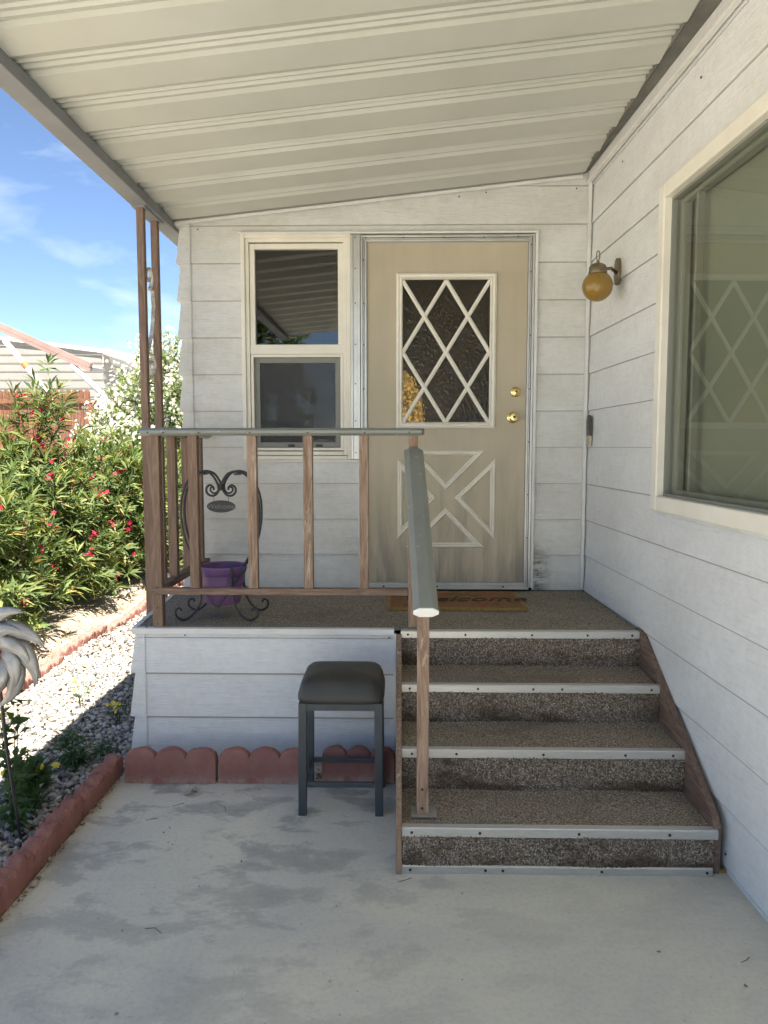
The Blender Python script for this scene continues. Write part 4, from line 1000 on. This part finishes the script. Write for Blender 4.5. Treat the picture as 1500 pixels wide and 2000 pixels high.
# ------------------------------------------------------------------ flower stake
fl = thing('flower_stake', 'galvanised metal flower on a thin black garden stake', 'garden ornament', (-1.405, 2.72, 0))
MB().tube([(-1.405, 2.72, -.01), (-1.415, 2.66, .40), (-1.405, 2.60, .77)], .006, 8).build('stake', M['iron'], fl)
hc = Vector((-1.392, 2.575, .770))
def petal(ang, L, wd, layer):
    V = []; nu, nv = 12, 6
    for i in range(nu + 1):
        s_ = i / nu; bend = ang - .95 * s_ * s_; r_ = .02 + L * s_
        # curved spine
        px_ = hc.x + r_ * math.cos(bend); pz_ = hc.z + r_ * math.sin(bend)
        ww = wd * (math.sin(math.pi * min(1, s_ * .93 + .05)) ** .65)
        tx, tz = -math.sin(bend), math.cos(bend)
        for j in range(nv + 1):
            q = (j / nv - .5)
            V.append((px_ + tx * ww * q, hc.y - layer * .016 - .05 * math.sin(s_ * math.pi * .8) + .16 * ww * (2 * q) ** 2 * 1.6 - .004 * math.cos(q * 6 * math.pi) * (1 - abs(q)), pz_ + tz * ww * q))
    F = [(i * (nv + 1) + j, i * (nv + 1) + j + 1, (i + 1) * (nv + 1) + j + 1, (i + 1) * (nv + 1) + j) for i in range(nu) for j in range(nv)]
    o = npmesh('petal', V, F, M['galv'], fl, smooth=True); m = o.modifiers.new('s', 'SOLIDIFY'); m.thickness = .0015
for k in range(8): petal(R(45 * k + 62), .165, .095, 0)
for k in range(8): petal(R(45 * k + 84), .125, .072, 1)
MB().lathe([(.0001, -.03), (.02, -.024), (.03, -.008), (.03, .01)], 20, tuple(hc + Vector((0, -.03, 0))), 'y').build('hub', M['copper'], fl, smooth=True)

# ------------------------------------------------------------------ shrubs
def leaves(P, D, L, W, per=11, spread=(.35, 1.25), stem=.10, droop=.25):
    """whorls of long narrow leaves at P pointing along D"""
    n = len(P); N = n * per
    Pp = np.repeat(P, per, 0); Dd = np.repeat(D, per, 0)
    Dd /= np.linalg.norm(Dd, axis=1, keepdims=True)
    a = np.where(np.abs(Dd[:, 2:3]) < .9, np.array([[0, 0, 1.]]), np.array([[1., 0, 0]]))
    U = np.cross(Dd, a); U /= np.linalg.norm(U, axis=1, keepdims=True); Vv = np.cross(Dd, U)
    phi = (np.tile(np.arange(per), n) * 2.4 + rng.uniform(0, .8, N)); al = rng.uniform(0, 1, N)
    th = spread[0] + (spread[1] - spread[0]) * al
    rad = U * np.cos(phi)[:, None] + Vv * np.sin(phi)[:, None]
    ld = Dd * np.cos(th)[:, None] + rad * np.sin(th)[:, None]
    base = Pp - Dd * (stem * al)[:, None]
    l = L * rng.uniform(.65, 1.15, N); w = W * rng.uniform(.7, 1.2, N)
    side = np.cross(ld, Dd); side /= np.linalg.norm(side, axis=1, keepdims=True) + 1e-6
    nrm = np.cross(side, ld)
    down = np.array([[0, 0, -1.]]) * (droop * l)[:, None]
    mid = base + ld * (l * .5)[:, None] + down * .25
    V = np.stack([base, mid + side * w[:, None] * .5 + nrm * (w * .18)[:, None], mid - nrm * (w * .05)[:, None], mid - side * w[:, None] * .5 + nrm * (w * .18)[:, None], base + ld * l[:, None] + down], 1).reshape(-1, 3)
    k = (np.arange(N) * 5)[:, None]
    F = np.concatenate([k + np.array([[0, 1, 2]]), k + np.array([[0, 2, 3]]), k + np.array([[1, 4, 2]]), k + np.array([[2, 4, 3]])])
    return V, F
def florets(P, r, n_each, spreadr, up=.5):
    """small five petalled flowers in clusters"""
    Vs, Fs, off = [], [], 0
    for p in P:
        for _ in range(rng.integers(max(2, n_each - 2), n_each + 3)):
            c = p + rng.normal(0, spreadr, 3); nrm = rng.normal(0, 1, 3) + np.array([.2, -1.2, up]); nrm /= np.linalg.norm(nrm)
            u = np.cross(nrm, [0, 0, 1.]); u /= np.linalg.norm(u); v = np.cross(nrm, u); a0 = rng.uniform(0, 6); rr = r * rng.uniform(.7, 1.1)
            for k in range(5):
                a = a0 + k * 2 * np.pi / 5; d1 = u * np.cos(a - .5) + v * np.sin(a - .5); d2 = u * np.cos(a + .5) + v * np.sin(a + .5); d0 = u * np.cos(a) + v * np.sin(a)
                Vs += [c, c + d1 * rr * .75 + nrm * rr * .25, c + d0 * rr + nrm * rr * .15, c + d2 * rr * .75 + nrm * rr * .25]; Fs.append((off, off + 1, off + 2, off + 3)); off += 4
    return np.array(Vs), np.array(Fs)
def shrub(name, label, group, c, rad, h, whorls, leafmat, flowermat, nflower, base_h=.12, L=.165, W=.023, per=13, fl_r=.022, fl_n=4, fl_s=.03, sprays=(), lowcut=0.0, stems=60, zpow=.75):
    t = thing(name, label, 'shrub', (c[0], c[1], 0), group)
    lump = rng.normal(0, 1, (14, 3)); lump /= np.linalg.norm(lump, axis=1, keepdims=True)
    P = []; D = []
    while len(P) < whorls:
        d = rng.normal(0, 1, 3); d[2] = abs(d[2]) * 1.15 - .30; d /= np.linalg.norm(d)
        f = 1 + .16 * np.max(lump @ d) * 1.0 - .10 + .05 * rng.normal()
        q = rng.uniform(.30, 1) ** .45 if rng.random() < .65 else rng.uniform(.2, .95)
        z0 = h * .36
        p = np.array([c[0] + rad[0] * d[0] * f * q, c[1] + rad[1] * d[1] * f * q, z0 + (h - z0) * max(d[2], 0) ** zpow * f * q + (d[2] * z0 * q * 1.4 if d[2] < 0 else 0) + rng.uniform(-.35, .05) * z0 * (d[2] < .25)])
        if p[2] < base_h: continue
        P.append(p); dd = d * .7 + np.array([0, 0, .75]) + rng.normal(0, .28, 3); D.append(dd)
    for (sx_, sy_, sz_, cnt, rr) in sprays:
        for _ in range(cnt):
            o_ = rng.normal(0, rr, 3); P.append(np.array([sx_, sy_, sz_]) + o_ * np.array([1, 1, 1.2])); D.append(np.array([o_[0] * 4, o_[1] * 4, 1.0]))
    P = np.array(P); D = np.array(D)
    V, F = leaves(P, D, L, W, per)
    npmesh('foliage', V, F, leafmat, t)
    mb = MB()
    idx = rng.choice(len(P), min(stems, len(P)), replace=False)
    for i in idx:
        p = P[i]; b = np.array([c[0] + (p[0] - c[0]) * .25 + rng.normal(0, .06), c[1] + (p[1] - c[1]) * .3 + rng.normal(0, .08), 0])
        m_ = (p + b) / 2 + np.array([(p[0] - c[0]) * .12, (p[1] - c[1]) * .12, .0]) + rng.normal(0, .03, 3)
        mb.tube([tuple(b), tuple((b + m_) / 2 + rng.normal(0, .015, 3)), tuple(m_), tuple((m_ + p) / 2 + rng.normal(0, .015, 3)), tuple(p)], .010, 5, .003)
    mb.build('stems', M['bark'], t, fix=False)
    # flowers on outer whorls
    out_r = ((P[:, 0] - c[0]) / rad[0]) ** 2 + ((P[:, 1] - c[1]) / rad[1]) ** 2 + (np.maximum(P[:, 2] - h * .36, 0) / (h * .64)) ** 2
    pool = np.argsort(-out_r)[:int(len(P) * .55)]
    pick = rng.choice(pool, min(nflower, len(pool)), replace=False)
    V, F = florets(P[pick] + D[pick] / np.linalg.norm(D[pick], axis=1, keepdims=True) * .06, fl_r, fl_n, fl_s)
    npmesh('flowers', V, F, flowermat, t)
    return t
G1 = 'red oleander shrubs in the left bed'
shrub('oleander_shrub', 'red flowering oleander shrub at the left edge of the photo', G1, (-3.22, 5.30), (.72, .78), 1.40, 680, M['leaf'], M['redflower'], 42)
shrub('oleander_shrub', 'red flowering oleander shrub with a tall spray against the fence', G1, (-3.30, 6.55), (.80, .80), 1.50, 820, M['leaf'], M['redflower'], 46, sprays=((-3.10, 6.7, 1.86, 22, .10), (-3.06, 6.6, 1.70, 16, .11), (-3.30, 6.5, 1.66, 12, .1)))
shrub('oleander_shrub', 'red flowering oleander shrub next to the porch post', G1, (-3.10, 7.75), (.80, .85), 1.56, 780, M['leaf'], M['redflower'], 30)
shrub('oleander_shrub', 'green oleander shrub seen through the side balusters', G1, (-2.95, 9.1), (.80, .85), 1.50, 600, M['leaf'], M['redflower'], 14)
G2 = 'white oleanders behind the red ones'
shrub('white_oleander', 'tall white flowering oleander behind the porch post', G2, (-3.32, 11.2), (1.0, 1.1), 2.92, 1500, M['leaf2'], M['whiteflower'], 620, fl_r=.027, fl_n=8, fl_s=.075, L=.14, W=.024, stems=50)
shrub('white_oleander', 'lower white flowering oleander beside the fence corner', G2, (-3.72, 10.3), (.65, .75), 2.0, 700, M['leaf2'], M['whiteflower'], 380, fl_r=.026, fl_n=8, fl_s=.075, L=.14, W=.024, stems=40)

# weeds in the gravel
def weed(name, label, loc, h, nl, L, W, fl=0, droop=.2, spread=(.4, 1.3), group=None):
    t = thing(name, label, 'weed', loc, group)
    P = []; D = []
    for k in range(nl):
        s_ = rng.uniform(0, 1); P.append(np.array([loc[0] + rng.normal(0, .02) + .03 * s_, loc[1] + rng.normal(0, .02), .01 + h * s_])); D.append(np.array([rng.normal(0, .4), rng.normal(0, .4), 1.]))
    V, F = leaves(np.array(P), np.array(D), L, W, 5, spread, .02, droop); npmesh('leaves', V, F, M['weedleaf'], t)
    mb = MB(); tops = []
    for k in range(4):
        top = (loc[0] + rng.normal(0, .05), loc[1] + rng.normal(0, .05), h * rng.uniform(.8, 1.15)); tops.append(top)
        mb.tube([(loc[0], loc[1], 0), ((loc[0] + top[0]) / 2 + .01, (loc[1] + top[1]) / 2, top[2] * .55), top], .0028, 5, .0012)
    mb.build('stems', M['weedleaf'], t, fix=False)
    if fl:
        V, F = florets(np.array(tops[:fl]), .014, 2, .006, 1.5); npmesh('flowers', V, F, M['yellowflower'], t)
    return t
weed('leafy_weed', 'dark leafy weed growing around the foot of the flower stake', (-1.48, 2.95, 0), .20, 26, .085, .030, 2)
weed('leafy_weed', 'tall toothed weed climbing beside the flower stake', (-1.47, 2.78, 0), .55, 22, .070, .032, 1, spread=(.8, 1.5))
weed('leafy_weed', 'low weed at the left edge behind the stake', (-1.62, 3.10, 0), .16, 20, .075, .028, 2)
weed('leafy_weed', 'broad weed in the gravel left of the patio corner', (-1.50, 3.40, 0), .12, 24, .095, .016, 0, .35, (.9, 1.45))
weed('flowering_weed', 'tiny weed with yellow flowers in the shaded gravel', (-1.50, 3.98, 0), .10, 14, .05, .007, 3)
weed('flowering_weed', 'small yellow flowered weed in the sunlit gravel', (-1.83, 4.25, 0), .12, 8, .04, .006, 2)
weed('leafy_weed', 'thin weed against the porch side', (-1.34, 4.60, 0), .42, 14, .055, .014, 0)
weed('leafy_weed', 'low weed under the porch side', (-1.34, 4.25, 0), .10, 18, .05, .012, 0)
weed('grassy_weed', 'grassy tuft behind the first edging stone', (-1.42, 3.52, 0), .05, 22, .09, .006, 0, .4, (.7, 1.5))
weed('grassy_weed', 'grassy tuft in the middle of the gravel', (-1.66, 3.68, 0), .05, 22, .08, .006, 0, .4, (.7, 1.5))
# twigs on the patio
for i, (x, y, a, l) in enumerate([(-.93, 3.02, .3, .05), (-.70, 2.98, 1.9, .07), (-.72, 2.20, 2.5, .06), (.98, 2.1, .3, .04), (-1.0, 2.9, .1, .045), (.0, 2.49, .2, .05)]):
    mb = MB().tube([(x, y, .004), (x + l * .5 * math.cos(a), y + l * .5 * math.sin(a), .008), (x + l * math.cos(a + .3), y + l * math.sin(a + .3), .004)], .0011, 5)
    o = mb.build('twig', M['twig'])
    tag(o, ['short dry twig on the concrete below the corner stone', 'curved dry twig on the concrete in front of the middle stone', 'thin curled twig on the open concrete', 'dry twig on the concrete right of the steps', 'dry crumb like twig below the leftmost stone', 'dry twig at the foot of the left side board of the steps'][i], 'twig', 'twigs on the patio')
MB().box(1.09, 1.135, 2.57, 2.585, .002, .012).build('wood_scrap', M['rugedge']); o = bpy.data.objects['wood_scrap']; tag(o, 'small raw wood scrap between the steps and the side wall', 'wood scrap')

# ------------------------------------------------------------------ background: fence, neighbour's house and awning
fence = thing('wooden_fence', 'red brown dog eared picket fence behind the oleanders', 'fence', (-6, 11, 0))
x = -8.2
while x < -4.46:
    w_ = .079; top = 2.275 + .01 * random.random()
    MB().prism([(x, .3), (x + w_, .3), (x + w_, top - .03), (x + w_ - .02, top), (x + .02, top), (x, top - .03)], 11.0 + .004 * random.random(), 11.02, 'y').build('picket', M['fence'], fence)
    x += .090
MB().box(-8.2, -4.33, 10.955, 10.998, 2.09, 2.15).box(-8.2, -4.33, 10.955, 10.998, .7, .76).build('rail', M['fence'], fence)
MB().box(-4.46, -4.37, 10.96, 11.05, 0, 2.12).build('fence_post', M['fence'], fence)
yk = 11.06
while yk < 12.4:
    MB().box(-4.40, -4.382, yk, yk + .084, .3, 2.06).build('picket', M['fence'], fence); yk += .09

nb = thing('neighbour_house', 'pale cream lap sided house with white roof edge beyond the fence', 'house', (-8, 20, 0))
HY = 20.0; xc = -7.68
lz = [0.2 + .215 * k for k in range(22)]
tf = lambda x: 3.88 + (xc - x) * .13
mb = MB(); boards(mb, lambda u, o, z: (u, HY - o, z), -14, xc, .2, 4.9, lz, .03, topf=tf); nf = len(mb.f)
for a in lz[8:18]: mb.box(-14, xc, HY - .012, HY, a - .03, a)  # lap shadows painted as dark strips
second(mb.build('wall', M['nhouse'], nb, fix=False), nf, M['lap_shade_and_gap'])
mb = MB(); boards(mb, lambda u, o, z: (xc + o, HY + u, z), 0, 8, .2, 3.85, lz, .03); mb.build('wall', M['nhouse'], nb, fix=False)
mb = MB(); mb.bar((-14, HY - .02, tf(-14) + .05), (xc + .02, HY - .02, tf(xc) + .05), .14, .09); mb.build('roof', M['nwhite'], nb)
mb = MB(); mb.bar((xc + .0, HY - .1, 3.93), (xc + .9, HY + 1.2, 3.74), .5, .08); mb.build('roof', M['nwhite'], nb)
MB().box(xc - 6, xc - .1, HY + .5, HY + 8, 3.6, 3.9).build('roof', M['nwhite'], nb)
aw = thing('neighbour_awning', 'faded brown awning on white pipe supports against the pale house', 'awning', (-6.5, 12, 0))
a0 = Vector((-7.75, 12.0, 3.97)); a1 = Vector((-4.80, 12.0, 2.655)); b0 = a0 + Vector((-.3, 1.3, .10)); b1 = a1 + Vector((-.3, 1.3, .10))
mb = MB(); mb.bar(a0, a1, .08, .05); mb.build('front_beam', M['npink'], aw)
mb = MB(); mb.bar(a0 + Vector((0, .02, .072)), a1 + Vector((0, .02, .072)), .10, .075); mb.build('gutter', M['npink'], aw)
u5 = Vector((0, 0, .05)); y1_ = Vector((0, .06, 0))
mb = MB(); mb.add([a0 + y1_, a1 + y1_, b1, b0, a0 + u5 + y1_, a1 + u5 + y1_, b1 + u5, b0 + u5], [(0, 1, 2, 3), (7, 6, 5, 4), (0, 4, 5, 1), (1, 5, 6, 2), (2, 6, 7, 3), (3, 7, 4, 0)]); mb.build('panel', M['nunder'], aw)
p1 = MB().tube([(-6.14, 12.0, 3.12), (-5.43, 12.0, 2.24), (-5.30, 12.0, 2.08), (-5.28, 12.0, 1.9), (-5.28, 12.0, .1)], .045, 12).build('pipe_support', M['pipe'], aw, smooth=True)
MB().tube([(-5.86, 11.997, 2.775), (-5.80, 11.997, 2.70)], .0465, 12).build('rust_patch', M['rust'], p1)
MB().tube([(-5.10, 12, 2.74), (-4.63, 12, 2.286), (-4.5, 12.0, 2.1), (-4.48, 12, 1.9), (-4.48, 12, .1)], .045, 12).build('pipe_support', M['pipe'], aw, smooth=True)

# ------------------------------------------------------------------ behind the viewer: what the glass mirrors
bh = thing('brown_house', 'dark brown house across the driveway, mirrored in the door glass', 'house', (5, -16, 0))
MB().box(1.1, 12, -21, -16, -.1, 3.3).build('wall', M['ndark'], bh)
MB().prism([(.7, 3.3), (12.4, 3.3), (6.5, 4.6)], -21.4, -15.6, 'y').build('roof', M['ndark'], bh)
shrub('yellow_green_shrub', 'sunlit shrub behind the viewer, mirrored in the door and window glass', 'shrubs behind the viewer', (-3.5, -8.5), (1.5, 1.2), 5.2, 1100, M['leaf2'], M['whiteflower'], 10, L=.24, W=.07, stems=20)
